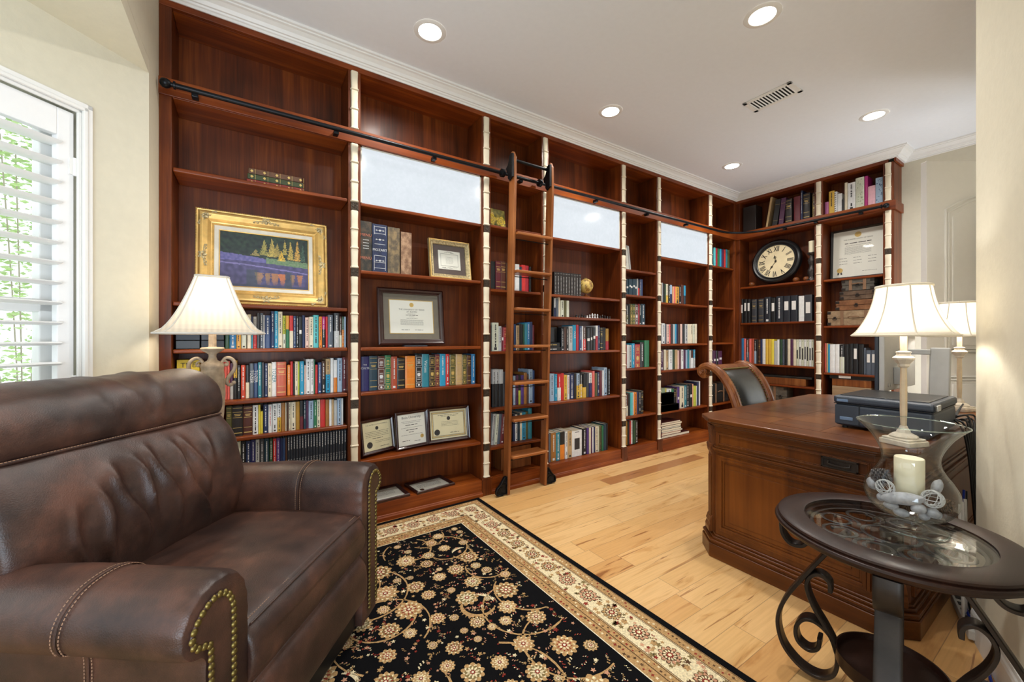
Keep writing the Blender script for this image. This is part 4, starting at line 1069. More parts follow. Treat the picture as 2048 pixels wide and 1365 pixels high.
for s in (-1,1):
    MB().tube(catmull([(s*.22,.03,.0),(s*.22,.0,.15),(s*.225,.01,.36)],5),.022,12).build('leg',W_chair,dc,smooth=True)
    MB().tube(catmull([(s*.22,-.40,.0),(s*.225,-.37,.2),(s*.225,-.38,.36)],5),.022,12).build('leg',W_chair,dc,smooth=True)
# ------------------------------------------------------------------ printer
pt=thing('printer','dark slate office printer standing on the desk behind the front lamp','printer',(2.43,.435,DZ+.0008))
b=MB().box((0,0,.012),(.42,.345,.118)); b.build('body',M_slate,pt,bevel=.014,seg=3)
MB().box((-.004,-.004,.120),(.43,.349,.157)).build('lid',M_slate,pt,bevel=.012,seg=3)
MB().box((.03,.02,.1572),(.39,.33,.1605)).build('lid_panel',M_blackp,pt,bevel=.003)
MB().box((-.0025,.250,.02),(.002,.342,.112)).build('front_door',M_slate,pt,bevel=.003)
MB().box((-.0045,.272,.040),(-.001,.322,.056)).build('door_grip',pm('grip_blue_grey',(96,118,146),.3),pt,bevel=.002)
MB().box((-.0065,.290,.128),(-.002,.334,.141)).build('button_panel',pm('grip_blue_grey',(96,118,146),.3),pt,bevel=.002)
MB().box((-.001,.0,.1175),(.42,.347,.1205)).box((-.0028,.246,.02),(-.001,.248,.118)).box((.0,-.0065,.128),(.10,-.003,.146)).build('panel_gap',M_blackp,pt)
MB().box((.02,-.010,.125),(.075,-.004,.150)).build('side_latch',M_alu,pt,bevel=.002)
for x in (.03,.39):
    for y in (.03,.31): MB().cyl((x,y,0),(x,y,.013),.012).build('foot',M_rub,pt)
# ------------------------------------------------------------------ monitor and stand
mn=thing('monitor','silver aluminium desktop monitor seen from behind, its screen facing the chair','monitor',(3.0,.745,DZ))
MB().box((0,.012,.135),(.62,.030,.555)).build('screen_bezel',M_slate,mn,bevel=.004)
MB().box((.002,-.014,.135),(.618,.012,.555)).build('aluminium_back',M_alu,mn,bevel=.006,seg=3)
for x in (.07,.11): MB().cyl((x,-.017,.17),(x,-.013,.17),.011,20).cyl((x,-.0175,.17),(x,-.017,.17),.005,12).build('screw',M_alu,mn,smooth=True)
Q=Matrix.Translation((.235,-.185,.003))@Matrix.Rotation(R(7),4,'Y')
MB().box((-.012,-.042,0),(.012,.042,.385),0,Q).build('stand_arm',M_alu,mn,bevel=.0075,seg=4)
MB().box((.15,-.25,0),(.32,-.10,.008)).build('stand_foot',M_alu,mn,bevel=.003)
MB().box((.26,-.15,.345),(.31,-.013,.375)).build('hinge_arm',M_alu,mn,bevel=.004)
MB().box((.16,-.055,.17),(.26,-.014,.27)).build('port_block',M_alu,mn,bevel=.004)
for k in range(3): MB().tube(catmull([(.17+.02*k,-.045,.19),(.18+.02*k,-.06,.12),(.20+.02*k,-.07,.05),(.24+.02*k,-.08,.004)],6),.0035,8).build('cable',M_cable,mn,smooth=True)
# ------------------------------------------------------------------ two candlestick lamps
def stick(loc,lab,e):
    t=thing('candlestick_lamp',lab,'lamp',loc,R(-20),'pair of candlestick lamps on the desk')
    b=MB().box((-.055,-.055,0),(.055,.055,.022)).box((-.049,-.049,.022),(.049,.049,.030)); b.build('square_base',M_white,t,bevel=.004)
    MB().lathe([(.045,.030),(.047,.036),(.040,.042),(.024,.050),(.020,.062),(.014,.070),(.012,.078)],8).build('base_turning',M_white,t,bevel=.001)
    MB().lathe([(.0098,.078),(.0118,.14),(.0118,.24),(.0102,.325)],6).build('column',pm('horn_beige_column',(196,178,150),.4,var=.12,vs=25),t,bevel=.0015)
    MB().lathe([(.012,.318),(.020,.325),(.019,.334),(.026,.342),(.034,.352),(.036,.359),(.025,.368),(.022,.376),(.026,.383),(.015,.387)],8).build('capital',M_white,t,bevel=.001)
    MB().lathe([(.0112,.386),(.0112,.45),(.010,.452),(.010,.47)],20).build('candle_tube',pm('tube_blush',(224,200,176),.6),t,smooth=True,angle=40)
    MB().lathe([(.012,.47),(.013,.49),(.026,.51),(.030,.53),(.02,.556),(.001,.563)],16).build('light_bulb',M_glow,t,smooth=True)
    z0,z1=.452,.655; ring=[]; vs=[];fs=[];n=14;m=48
    for i in range(n+1):
        u=i/n; r=.166+(.086-.166)*(u**.72); r-=.010*math.sin(PI*u)
        L=[]
        for j in range(m):
            a=2*PI*j/m; q=(a/(2*PI)*8)%1; rr_=r*(1-.030*math.sin(PI*q)) ; L.append((rr_*math.cos(a),rr_*math.sin(a),z0+(z1-z0)*u))
        ring.append(L); vs+=L
    for i in range(n):
        for j in range(m): fs.append((i*m+j,i*m+(j+1)%m,(i+1)*m+(j+1)%m,(i+1)*m+j))
    o=MB().add(vs,fs).build('lamp_shade',M_shade,t,smooth=True,angle=14); md=o.modifiers.new('solid','SOLIDIFY'); md.thickness=.0012
    b=MB()
    for j in range(0,m,6): b.tube([r_[j] for r_ in ring],.0028,6)
    b.tube(ring[0],.0042,6,closed=True); b.tube(ring[-1],.0055,6,closed=True); b.build('shade_trim',M_pipe2,t,smooth=True)
    MB().tube([ring[-1][0],(0,0,z1-.02),ring[-1][24]],.0015,5).cyl((0,0,.56),(0,0,z1+.012),.0025,6).build('shade_spider',M_brass,t)
    lamp('candlestick_light','POINT',(loc[0],loc[1],loc[2]+.545),e,(1,.95,.88),shadow_soft_size=.04)
stick((2.262,.492,DZ),'lit candlestick lamp on the near end of the desk in front of the printer',8)
stick((3.60,.535,DZ),'lit candlestick lamp farther back, half hidden by the near wall edge',8)
# cables over the desk edge and on the floor
q=random.Random(3)
for k in range(7):
    x0=2.95+.05*k
    P=catmull([(x0,.47,DZ+.02+.01*k),(x0-.1-.03*k,.45,DZ+.05-.01*(k%3)),(x0-.2,.40,DZ+.02+.012*(k%4)),(x0-.16-.02*k,.385,DZ-.12),(x0-.1,.375,.35),(x0+.02*k,.36,.03)],6)
    tag(MB().tube(P,.0042,8).build('power_cable',M_cable,None,smooth=True),'black cable hanging over the back edge of the desk','cable','black cables behind the desk')
tag(MB().tube(catmull([(2.75,.395,.50),(2.55,.37,.12),(2.40,.30,.008),(2.15,.245,.0065),(1.98,.20,.0065),(1.8,.16,.0065)],8),.0045,8).build('network_cable',M_bluec,None,smooth=True),'blue network cable lying on the floor behind the side table','cable')
tag(MB().tube(catmull([(2.74,.385,.50),(2.52,.35,.10),(2.42,.275,.006),(2.25,.225,.005),(2.1,.17,.005)],8),.0032,8).build('thin_cord',M_cable,None,smooth=True),'thin black cord on the floor beside the blue network cable','cable')
t=thing('power_strip','white power strip leaning on the floor under the desk end','power strip',(2.52,.355,.03),R(18))
MB().box((-.15,-.022,-.02),(.15,.022,.018)).build('strip_body',M_whitec,t,bevel=.004)
for k in range(5): MB().box((-.12+.055*k,-.014,.018),(-.09+.055*k,.014,.0195)).build('outlet',M_dk,t)
for k in range(3):
    tag(MB().tube(catmull([(2.50+.05*k,.37,.50),(2.44+.06*k,.36,.30),(2.42+.05*k,.35,.14),(2.46+.04*k,.355,.055)],6),.0055,8).build('white_cable',M_whitec,None,smooth=True),'white cable bundle hanging behind the desk end above the baseboard','cable','white cables behind the desk end')
# ------------------------------------------------------------------ pictures and documents
def frame_mesh(w_,h_,prof):
    """prof: list (inset, y) ; y negative = towards viewer; mitred ring about centre, local xz plane"""
    b=MB(); n=len(prof); vs=[]
    for (i_,y) in prof:
        X=w_/2-i_;Z=h_/2-i_; vs+=[(-X,y,-Z),(X,y,-Z),(X,y,Z),(-X,y,Z)]
    fs=[]
    for k in range(n):
        k2=(k+1)%n
        for j in range(4): fs.append((k*4+j,k*4+(j+1)%4,k2*4+(j+1)%4,k2*4+j))
    b.add(vs,fs); return b
def lines(parent,rows_,mat=None,y=-.0,seed=1,name='script_lines'):
    """rows_: (cx,cz,width,height) broken into word dashes"""
    q=random.Random(seed); b=MB()
    for cx,cz,w_,h_ in rows_:
        x=cx-w_/2
        while x<cx+w_/2-h_:
            l=min(q.uniform(2.0,6)*h_,cx+w_/2-x); b.box((x,y-.0004,cz-h_*.3),(x+l,y,cz+h_*.3)); x+=l+h_*.8
    return b.build(name,mat or M_ink,parent)
def seal(parent,x,z,r,mat,y,name='seal'):
    b=MB(); b.cyl((x,y,z),(x,y-.0006,z),r,24); b.tube([(x+r*.8*math.cos(2*PI*i/24),y-.0008,z+r*.8*math.sin(2*PI*i/24)) for i in range(24)],r*.07,5,closed=True)
    for i in range(8):
        a=PI*i/4; b.cyl((x,y-.0008,z),(x+r*.6*math.cos(a),y-.0008,z+r*.6*math.sin(a)),r*.06,5)
    return b.build(name,mat,parent)
def place_tilt(t,x,y,z,tilt,rz=0,wall='m'):
    t.matrix_world=Matrix.Translation((x,y,z))@Matrix.Rotation(rz,4,'Z')@Matrix.Rotation(-tilt,4,'X')
def document(name,lab,w_,h_,fw,fmat,prof=None,mats=(None,),inner=None,cat='picture frame',matw=0,matm=None,paper=M_paper):
    t=thing(name,lab,cat)
    pr=prof or [(0,0),(0,-.014),(fw*.25,-.020),(fw*.5,-.017),(fw*.8,-.012),(fw,-.010),(fw,0)]
    frame_mesh(w_,h_,pr).build('frame',fmat,t,bevel=.0015)
    MB().box((-w_/2+fw*.5,-.003,-h_/2+fw*.5),(w_/2-fw*.5,.0,h_/2-fw*.5)).build('backing',matm or fmat,t)
    iw,ih=w_-2*fw-2*matw,h_-2*fw-2*matw
    MB().box((-iw/2,-.0045,-ih/2),(iw/2,-.003,ih/2)).build('paper',paper,t)
    MB().box((-w_/2+fw*.9,-.0085,-h_/2+fw*.9),(w_/2-fw*.9,-.0078,h_/2-fw*.9)).build('glazing',M_pane,t)
    return t,iw,ih
YP=-.0045
def T(parent,s,x,z,size,mat=M_ink,y=YP,st=1,name='heading'):
    return letter(name,s,Matrix.Translation((x,y-.0003,z))@XZ,size,mat,parent,st)
# gold framed landscape painting
PWd,PHt=.676,.545
t=thing('framed_painting','ornate gold framed oil painting of yellow trees reflected in a violet lake','painting')
pr=[(0,0),(0,-.030),(.006,-.036),(.012,-.034),(.022,-.044),(.032,-.046),(.055,-.034),(.070,-.022),(.076,-.020),(.080,-.024),(.085,-.018),(.085,0)]
frame_mesh(PWd,PHt,pr).build('gold_frame',M_gold,t,bevel=.002)
b=frame_mesh(PWd-.17,PHt-.17,[(0,0),(0,-.017),(.020,-.013),(.022,-.010),(.022,0)]); b.build('linen_liner',M_linen,t,bevel=.001)
b=frame_mesh(PWd-.170-.044,PHt-.170-.044,[(0,0),(0,-.014),(.004,-.012),(.005,0)]); b.build('inner_gilt_slip',M_gold,t)
# beading
b=MB()
for (X,Z,st_) in ((PWd/2-.079,PHt/2-.079,.0095),(PWd/2-.003,PHt/2-.003,.009)):
    for k in range(int(2*X/st_)):
        for s in (-1,1): b.sphere((-X+st_*k,-.023 if X<.3 else -.033,s*Z),.0032,6)
    for k in range(int(2*Z/st_)):
        for s in (-1,1): b.sphere((s*X,-.023 if X<.3 else -.033,-Z+st_*k),.0032,6)
b.build('beading',M_gold,t,smooth=True)
def ornament(cx,cz,sx,sz,kind,rot):
    b=MB(); Q=Matrix.Translation((cx,-.040,cz))@Matrix.Rotation(rot,4,'Y')
    for s in (-1,1):
        for (x0,z0,r,tn,st_) in ((.018,.0,.012,1.4,0),(.036,-.004,.009,1.3,.5),(.050,-.006,.006,1.2,1),(.010,.014,.008,1.4,1)):
            P=[]
            for j in range(16):
                a=st_+j/15*2*PI*tn; q_=r*(1-.75*j/15); P.append((s*(x0*sx+q_*math.cos(a)),-.001-.002*math.sin(j/15*PI),z0*sz+q_*math.sin(a)))
            b.tube(P,[.0030*(1-.5*j/15) for j in range(16)],6,0,False,Q)
        for j in range(5):
            b.sphere((s*(.006+.010*j)*sx,-.003,.004*sz-.0018*j),.0052-.0006*j,8,0,(1.2,.6,1.1),Q)
    b.sphere((0,-.004,0),.010,10,0,(1,.6,1.3),Q)
    for j in range(5): a=PI*(.15+.7*j/4); b.sphere((.018*math.cos(a),-.003,.018*math.sin(a)),.0065,8,0,(1,.6,1),Q)
    return b.build('carved_ornament',M_goldc,t,smooth=True)
X,Z=PWd/2-.042,PHt/2-.042
ornament(0,Z,1.25,1.3,0,0);ornament(0,-Z,1.25,1.3,0,PI);ornament(-X,0,1.15,1.3,0,-PI/2);ornament(X,0,1.15,1.3,0,PI/2)
for (x,z,r_) in ((-X+.008,Z-.008,-PI/4),(X-.008,Z-.008,PI/4),(-X+.008,-Z+.008,-3*PI/4),(X-.008,-Z+.008,3*PI/4)): ornament(x,z,1.1,1.4,0,r_)
def paint(u,v):
    # u 0..1 left-right, v 0..1 bottom-top
    n=lambda s,o=0: noise.noise(Vector((u*s*1.5+o,v*s,o)))
    def mixc(a,b_,k): k=max(0,min(1,k)); return [a[i]*(1-k)+b_[i]*k for i in range(3)]
    sky=mixc((44,58,56),(52,74,58),.5+n(7)); sky=mixc(sky,(28,38,44),.5+n(15,3)-v*.2)
    c=sky
    bank=.47+.03*math.sin(u*3+1)
    if v<bank+.12*(1-u)+.02*n(20): c=mixc((84,86,142),(112,106,164),.5+1.2*n(22,5)); 
    if u>.5 and bank-.02<v<bank+.09+.02*n(25): c=mixc((90,122,92),(120,140,110),.5+n(30,2))
    if v<bank-.02: c=mixc((64,62,100),(84,82,126),.5+n(14,1))
    if abs(v-(bank-.07-.06*u+.01*n(12)))<.012: c=mixc(c,(140,132,190),.7)
    for (tx,tb,tt,w_,col) in ((.38,.60,.72,.045,(170,150,90)),(.48,.62,.93,.05,(168,158,86)),(.57,.60,.96,.05,(206,180,96)),(.63,.62,.88,.045,(178,156,84)),(.68,.54,.74,.045,(236,190,70)),(.72,.66,.96,.03,(190,170,88)),(.79,.57,.94,.038,(214,184,92)),(.87,.56,.97,.04,(218,170,84)),(.94,.56,.9,.03,(72,102,88))):
        if tb<v<tt:
            k=(tt-v)/(tt-tb); hw=w_*(k**.8)*(1+.5*n(60,tx*9))
            if abs(u-tx+.01*n(40,tx))<hw: c=mixc(c,col,.55+.9*n(70,tx*5)+.25)
    if v<.33:
        for (tx,w_,col) in ((.42,.05,(170,130,90)),(.52,.035,(160,122,80)),(.60,.05,(182,124,76)),(.69,.045,(214,122,64)),(.81,.03,(160,122,84)),(.90,.035,(190,124,78))):
            k=v/.28 if v<.28 else 0
            if abs(u-tx)<w_*k**.6*(1+.4*n(50,tx)) and v>.03: c=mixc(c,col,.75*min(1,k*1.6)*(1 if v>.05 else .4)+.2*n(40,2))
        if .28<u<.4 or .72<u<.8: c=mixc(c,(56,72,74),.5)
    if v<.05: c=mixc(c,(52,62,84),.6)
    return c
def grid_image(name,parent,w_,h_,nx,ny,fn,y,mat=None,M=None):
    vs=[];fs=[]
    for j in range(ny+1):
        for i in range(nx+1): vs.append((-w_/2+w_*i/nx,y,-h_/2+h_*j/ny))
    for j in range(ny):
        for i in range(nx): a=j*(nx+1)+i; fs.append((a,a+1,a+nx+2,a+nx+1))
    b=MB().add(vs,fs,0,M); o=b.build(name,mat or M_vc,parent); me=o.data
    at_=me.color_attributes.new('Col','FLOAT_COLOR','CORNER'); cols=[]
    for j in range(ny):
        for i in range(nx):
            c_=(*lin([max(0,min(255,q_)) for q_ in fn((i+.5)/nx,(j+.5)/ny)]),1)
            cols+=list(c_)*4
    at_.data.foreach_set('color',cols); return o
grid_image('canvas',t,PWd-.224,PHt-.224,150,110,paint,-.006)
MB().box((-PWd/2+.02,-.004,-PHt/2+.02),(PWd/2-.02,0,PHt/2-.02)).build('backing',M_linen,t)
place_tilt(t,.081,2.852,1.392+PHt/2,R(6))
# large diploma on a small black stand
t,iw,ih=document('framed_diploma','large dark framed university diploma with grey mat, centre of the second bay',.487,.405,.040,M_mah,matw=.045,matm=M_matg)
place_tilt(t,.975,2.805,1.142+.2115,R(7))
frame_mesh(iw+.010,ih+.010,[(0,-.003),(0,-.0052),(.004,-.0052),(.004,-.003)]).build('gilt_fillet',M_gilt,t)
seal(t,0,ih/2-.030,.016,M_gilt,YP); T(t,'THE UNIVERSITY OF TEXAS',0,ih/2-.065,.0155); T(t,'AT AUSTIN',0,ih/2-.082,.0155)
lines(t,[(0,ih/2-.096,.06,.003),(0,ih/2-.106,.09,.005),(0,ih/2-.118,.04,.003),(0,ih/2-.128,.08,.004)]+[(0,ih/2-.140-.007*k,.17,.003) for k in range(6)]+[(-.05,-ih/2+.022,.06,.006),(.05,-ih/2+.022,.06,.006)],y=YP)
tag(MB().box((.90,2.738,1.1405),(1.07,2.80,1.149)).build('display_stand',M_slate,None,bevel=.002),'small dark stand in front of the large university diploma','stand')
t,iw,ih=document('small_gold_picture_frame','small antique gold frame with dark mat around a cream verse card',.335,.30,.036,M_goldc,prof=[(0,0),(0,-.022),(.008,-.030),(.016,-.026),(.024,-.018),(.030,-.020),(.036,-.014),(.036,0)],matw=.042,matm=M_taupe)
place_tilt(t,1.262,2.792,1.640+.15,R(8))
frame_mesh(.335,.30,[(0,-.0225),(.004,-.0305),(.009,-.0305),(.012,-.0265)]).build('gilt_edge',M_gold,t)
frame_mesh(iw*.8,ih*.66,[(0,YP),(0,YP-.0008),(.002,YP-.0008),(.002,YP)]).build('card_border',M_inkg,t)
lines(t,[(0,.022-.009*k,.06,.003) for k in range(6)],M_inkg,y=YP)
q=random.Random(9)
lines(t,[(q.uniform(-.05,.05),s*(ih*.42+q.uniform(-.006,.006)),.03,.004) for s in (-1,1) for k in range(6)],M_inkg,y=YP,name='card_sketch')
# three certificates leaning in a row
t,iw,ih=document('framed_certificate','dark framed certificate headed with the United States of America, leftmost of three',.262,.232,.022,M_mah,paper=M_parch)
place_tilt(t,.722,2.775,.412+.128,R(9),R(20))
T(t,'THE UNITED STATES OF AMERICA',0,ih/2-.020,.0112); seal(t,0,ih/2-.045,.012,M_ink,YP); seal(t,-iw/2+.045,-ih/2+.038,.021,M_ink,YP)
lines(t,[(0,ih/2-.066-.0105*k,.18,.0035) for k in range(4)]+[(0,ih/2-.112,.08,.006),(.04,ih/2-.13,.12,.003),(.04,ih/2-.14,.12,.003),(.05,-ih/2+.018,.07,.005)],y=YP)
t,iw,ih=document('framed_certificate','dark framed certificate with old style lettering, middle one of three',.262,.262,.022,M_mah,paper=M_paper)
place_tilt(t,.972,2.80,.412+.134,R(7),R(10))
T(t,'Biola University',0,ih/2-.024,.024); lines(t,[(0,ih/2-.052,.16,.003),(0,ih/2-.062,.14,.003),(0,ih/2-.078,.10,.007),(0,ih/2-.096,.17,.003),(0,ih/2-.112,.09,.007),(0,ih/2-.128,.05,.006),(0,ih/2-.146,.17,.003),(-.05,-ih/2+.032,.06,.006),(.04,-ih/2+.022,.05,.005)],y=YP); seal(t,iw/2-.03,-ih/2+.05,.014,M_gilt,YP)
t,iw,ih=document('framed_certificate','dark framed certificate with scalloped printed border, rightmost of three',.345,.262,.026,M_mah,paper=M_parch)
place_tilt(t,1.265,2.812,.412+.135,R(8),R(-2))
for i_ in (.010,.022): frame_mesh(iw-2*i_,ih-2*i_,[(0,YP),(0,YP-.0006),(.003,YP-.0006),(.003,YP)]).build('printed_border',M_inkg,t)
b=MB()
for k in range(28):
    for s in (-1,1): b.cyl((-iw/2+.016+(iw-.032)*k/27,YP,s*(ih/2-.017)),(-iw/2+.016+(iw-.032)*k/27,YP-.0005,s*(ih/2-.017)),.0045,8)
for k in range(20):
    for s in (-1,1): b.cyl((s*(iw/2-.017),YP,-ih/2+.016+(ih-.032)*k/19),(s*(iw/2-.017),YP-.0005,-ih/2+.016+(ih-.032)*k/19),.0045,8)
b.build('scalloped_border',M_gilt,t)
seal(t,0,ih/2-.062,.014,M_ink,YP); seal(t,-iw/2+.052,-ih/2+.050,.022,M_ink,YP)
lines(t,[(0,ih/2-.036,.17,.005),(0,ih/2-.046,.12,.004)]+[(.01,ih/2-.086-.010*k,.14,.003) for k in range(4)]+[(.05,-ih/2+.04,.08,.006)],y=YP)
# two documents lying flat in the bottom of the second bay
for (x,y,rz,lab,w_,h_) in ((.76,2.775,R(3),'dark framed document lying flat, left of two in the bottom of the bay',.30,.24),(1.10,2.778,R(6),'dark framed document lying flat, right of two in the bottom of the bay',.30,.22)):
    t,iw,ih=document('framed_document',lab,w_,h_,.024,M_mah,paper=M_paper)
    t.matrix_world=Matrix.Translation((x,y,.1208))@Matrix.Rotation(rz,4,'Z')@Matrix.Rotation(-PI/2,4,'X')
    T(t,'THE UNITED STATES OF AMERICA' if x<1 else 'THE UNITED STATES OF AMERICA',0,ih/2-.024,.010); lines(t,[(0,ih/2-.045-.012*k,.18,.004) for k in range(6)],y=YP); seal(t,-iw/2+.04,-ih/2+.035,.017,M_ink if x<1 else M_redp and pm('brown_seal',(70,40,24),.6),YP)
# framed documents elsewhere
t,iw,ih=document('framed_license','tall framed licence with gold seal on the shelf above the suitcase boxes',.462,.535,.022,M_blackp,paper=M_paper)
t.matrix_world=Matrix.Translation((5.322,1.507,1.829+.268))@Matrix.Rotation(R(-90),4,'Z')@Matrix.Rotation(R(-3),4,'X')
T(t,'THE SUPREME COURT OF TEXAS',0,ih/2-.095,.0165); seal(t,0,ih/2-.05,.028,M_gilt,YP); seal(t,-iw/2+.06,-ih/2+.075,.026,M_gilt,YP)
lines(t,[(0,ih/2-.135,.22,.012),(0,ih/2-.16,.2,.004)]+[(0,ih/2-.178-.010*k,.22,.0035) for k in range(8)]+[(x,-ih/2+.20-.03*j,.07,.006) for x in (-.12,0,.12) for j in range(3)]+[(.10,-ih/2+.05,.12,.005)],y=YP)
b=MB()
for s in (-1,1): b.prism([(-iw/2+.06+s*.004,-ih/2+.055),(-iw/2+.06+s*.018,-ih/2+.055),(-iw/2+.06+s*.022,-ih/2+.028),(-iw/2+.06+s*.008,-ih/2+.028)],YP-.0005,YP,0,None,'y')
b.build('seal_ribbon',M_dk,t)
t,iw,ih=document('small_document_frame','silver framed document leaning at the left of the narrow fifth bay',.19,.27,.016,M_alu,paper=M_paper)
place_tilt(t,3.195,2.79,1.887+.137,R(6),R(8)); lines(t,[(0,.06-.015*k,.11,.004) for k in range(9)],M_inkg,y=YP)
for z,l_ in ((1.581,'upper'),(1.148,'lower')):
    t,iw,ih=document('small_document_frame',f'white framed document in the corner bay, {l_} of two behind the pilaster',.15,.24,.014,M_trim,paper=M_paper)
    place_tilt(t,4.69,2.78,z+.121,R(8),R(6)); lines(t,[(0,.06-.015*k,.08,.004) for k in range(8)],M_inkg,y=YP)
def goldflower(u,v):
    n=noise.noise(Vector((u*7,v*7,2)))
    for cx,cy,r in ((.3,.5,.27),(.78,.42,.24)):
        d=math.hypot((u-cx)*1.1,v-cy); a=math.atan2(v-cy,u-cx)
        if d<r*(1+.2*math.cos(a*5)): return (206+30*math.cos(d*60),178+30*math.cos(d*60),70+40*n)
    return (122+60*n,112+50*n,44+20*n)
t=thing('gold_flower_picture','small picture of golden flowers high in the narrow bay behind the ladder','picture')
grid_image('canvas',t,.20,.17,50,40,goldflower,-.012); MB().box((-.10,-.011,-.085),(.10,0,.085)).build('panel',M_blk,t); place_tilt(t,1.665,2.80,2.083+.087,R(8),R(4))
# ------------------------------------------------------------------ wall clock leaning on the end-wall shelf
ck=thing('round_clock','large black round clock with cream face and Roman numerals','clock')
ck.matrix_world=Matrix.Translation((5.235,2.244,1.840+.272))@Matrix.Rotation(R(-90),4,'Z')@Matrix.Rotation(R(-9),4,'X')
Q=Matrix.Rotation(PI/2,4,'X')
MB().lathe([(.198,.02),(.200,.030),(.206,.032),(.212,.026),(.224,.040),(.240,.044),(.256,.036),(.266,.020),(.268,-.01),(.19,-.01)],72,0,Q,cap=False).build('case',M_blackp,ck,smooth=True,angle=40)
def face_c(u,v):
    x,y=u-.5,v-.5; r=math.hypot(x,y)*2; n=noise.noise(Vector((u*5,v*5,1)))
    k=.55+.45*min(1,max(0,(1.02-r)*1.6))+.06*n
    return (238*min(1,k+.15),222*min(1,k+.08),182*min(1,k))
vs=[];fs=[]
b=MB().lathe([(.001,.017),(.2,.017)],64,0,Q,cap=False); b.build('dial',pm('aged_cream_dial',(232,216,176),.6,var=.12,vs=7),ck)
for i,s in enumerate(['XII','I','II','III','IIII','V','VI','VII','VIII','IX','X','XI']):
    a=-i*PI/6
    M_=Matrix.Rotation(-a,4,'Y')@Matrix.Translation((0,-.0185,.150))@XZ
    letter('numeral',s,M_@Matrix.Diagonal((.75,1.35,1,1)),.066,M_blackp,ck)
for ang,l,w_,nm in ((-R(347),.085,.009,'hour_hand'),(-R(210),.135,.007,'minute_hand')):
    Qh=Matrix.Rotation(-ang,4,'Y'); b=MB()
    b.prism([(-w_*.3,-.02),(w_*.3,-.02),(w_*.35,l*.4),(w_*.9,l*.65),(w_*.3,l*.8),(0,l),(-w_*.3,l*.8),(-w_*.9,l*.65),(-w_*.35,l*.4)],-.022,-.020,0,Qh,'y')
    b.tube([(w_*1.5*math.cos(q_*.5),-.021,l*.55+w_*1.5*math.sin(q_*.5)) for q_ in range(13)],.0018,6,closed=True,M=Qh)
    b.build(nm,M_blackp,ck)
MB().cyl((0,-.017,0),(0,-.026,0),.010,20).build('centre_cap',M_blackp,ck,smooth=True)
MB().lathe([(.001,.0275),(.199,.0275)],48,0,Q,cap=False).build('glass',M_pane,ck)
k=0
for y,lab in ((2.500,'left'),(2.02,'right front'),(1.93,'right rear')):
    tag(MB().lathe([(.012,0),(.022,.004),(.031,.018),(.033,.030),(.026,.046),(.012,.054),(.001,.055)],24).build('wooden_sphere',W_chair,None,smooth=True,loc=(5.185 if k!=2 else 5.215,y,1.839)),f'round wooden ball at the {lab} foot of the clock','ball'); k+=1
t=thing('candle_holder','dark twisted candlestick with a white candle right of the clock','candlestick',(5.21,1.875,1.839))
b=MB().lathe([(.042,0),(.044,.01),(.03,.03),(.028,.05),(.038,.09),(.040,.12),(.024,.15),(.022,.17),(.034,.20),(.036,.23),(.022,.265),(.022,.28),(.040,.30),(.042,.312),(.034,.314)],36)
b.v=[Vector((v_.x*math.cos(v_.z*18)-v_.y*math.sin(v_.z*18),v_.x*math.sin(v_.z*18)+v_.y*math.cos(v_.z*18),v_.z))*1 if False else Vector((v_.x*(1+.12*math.cos(6*(math.atan2(v_.y,v_.x)+v_.z*14))),v_.y*(1+.12*math.cos(6*(math.atan2(v_.y,v_.x)+v_.z*14))),v_.z)) for v_ in b.v]
b.build('holder',pm('pewter_carved',(72,66,64),.4,metal=.5,var=.4,vs=60),t,smooth=True)
MB().cyl((0,0,.312),(0,0,.44),.030,24).build('candle',M_cand,t,smooth=True,bevel=.002)
# globe
t=thing('desk_globe','small antique globe beside the row of black volumes','globe',(2.618,2.735,1.582))
MB().lathe([(.040,0),(.042,.006),(.02,.014),(.010,.022),(.012,.030)],28).build('stand_base',W_chair,t,smooth=True)
b=MB(); b.sphere((0,0,0),.068,40); o=b.build('sphere',M_vc,t,smooth=True,loc=(0,0,.105))
at_=o.data.color_attributes.new('Col','FLOAT_COLOR','CORNER')
cc=[]
for p_ in o.data.polygons:
    for vi in p_.vertices:
        v_=o.data.vertices[vi].co; n_=noise.noise(v_*26)+.4*noise.noise(v_*60); c_=(206,176,96) if n_>-.02 else (150,112,48); 
        if .02>n_>-.06: c_=(96,66,30)
        cc+=[*lin(c_),1]
at_.data.foreach_set('color',cc)
MB().tube([(.074*math.sin(a_),0,.105+.074*math.cos(a_)) for a_ in [R(-20)+PI*1.05*i/24 for i in range(25)]],.0025,8).build('meridian_arm',M_brass,t,smooth=True)
# little figurines under the globe
q=random.Random(4)
for k in range(14):
    x=2.47+k*.033; h=q.uniform(.022,.048); m_=M_lt if 4<=k<=8 else M_blackp
    b=MB().lathe([(.009,0),(.010,.003),(.006,.008),(.005,h*.55),(.0075,h*.7),(.006,h*.85),(.001,h)],12)
    if k%3==0: b.box((-.007,-.005,h*.4),(.007,.005,h*.75))
    tag(b.build('tiny_figurine',m_,None,smooth=True,loc=(x,2.70,1.3872)),'tiny chess-like figurine standing on the shelf under the globe' if m_ is M_lt else 'tiny dark figurine standing in the row under the globe','figurine','tiny pale figurines under the globe' if m_ is M_lt else 'tiny dark figurines under the globe')
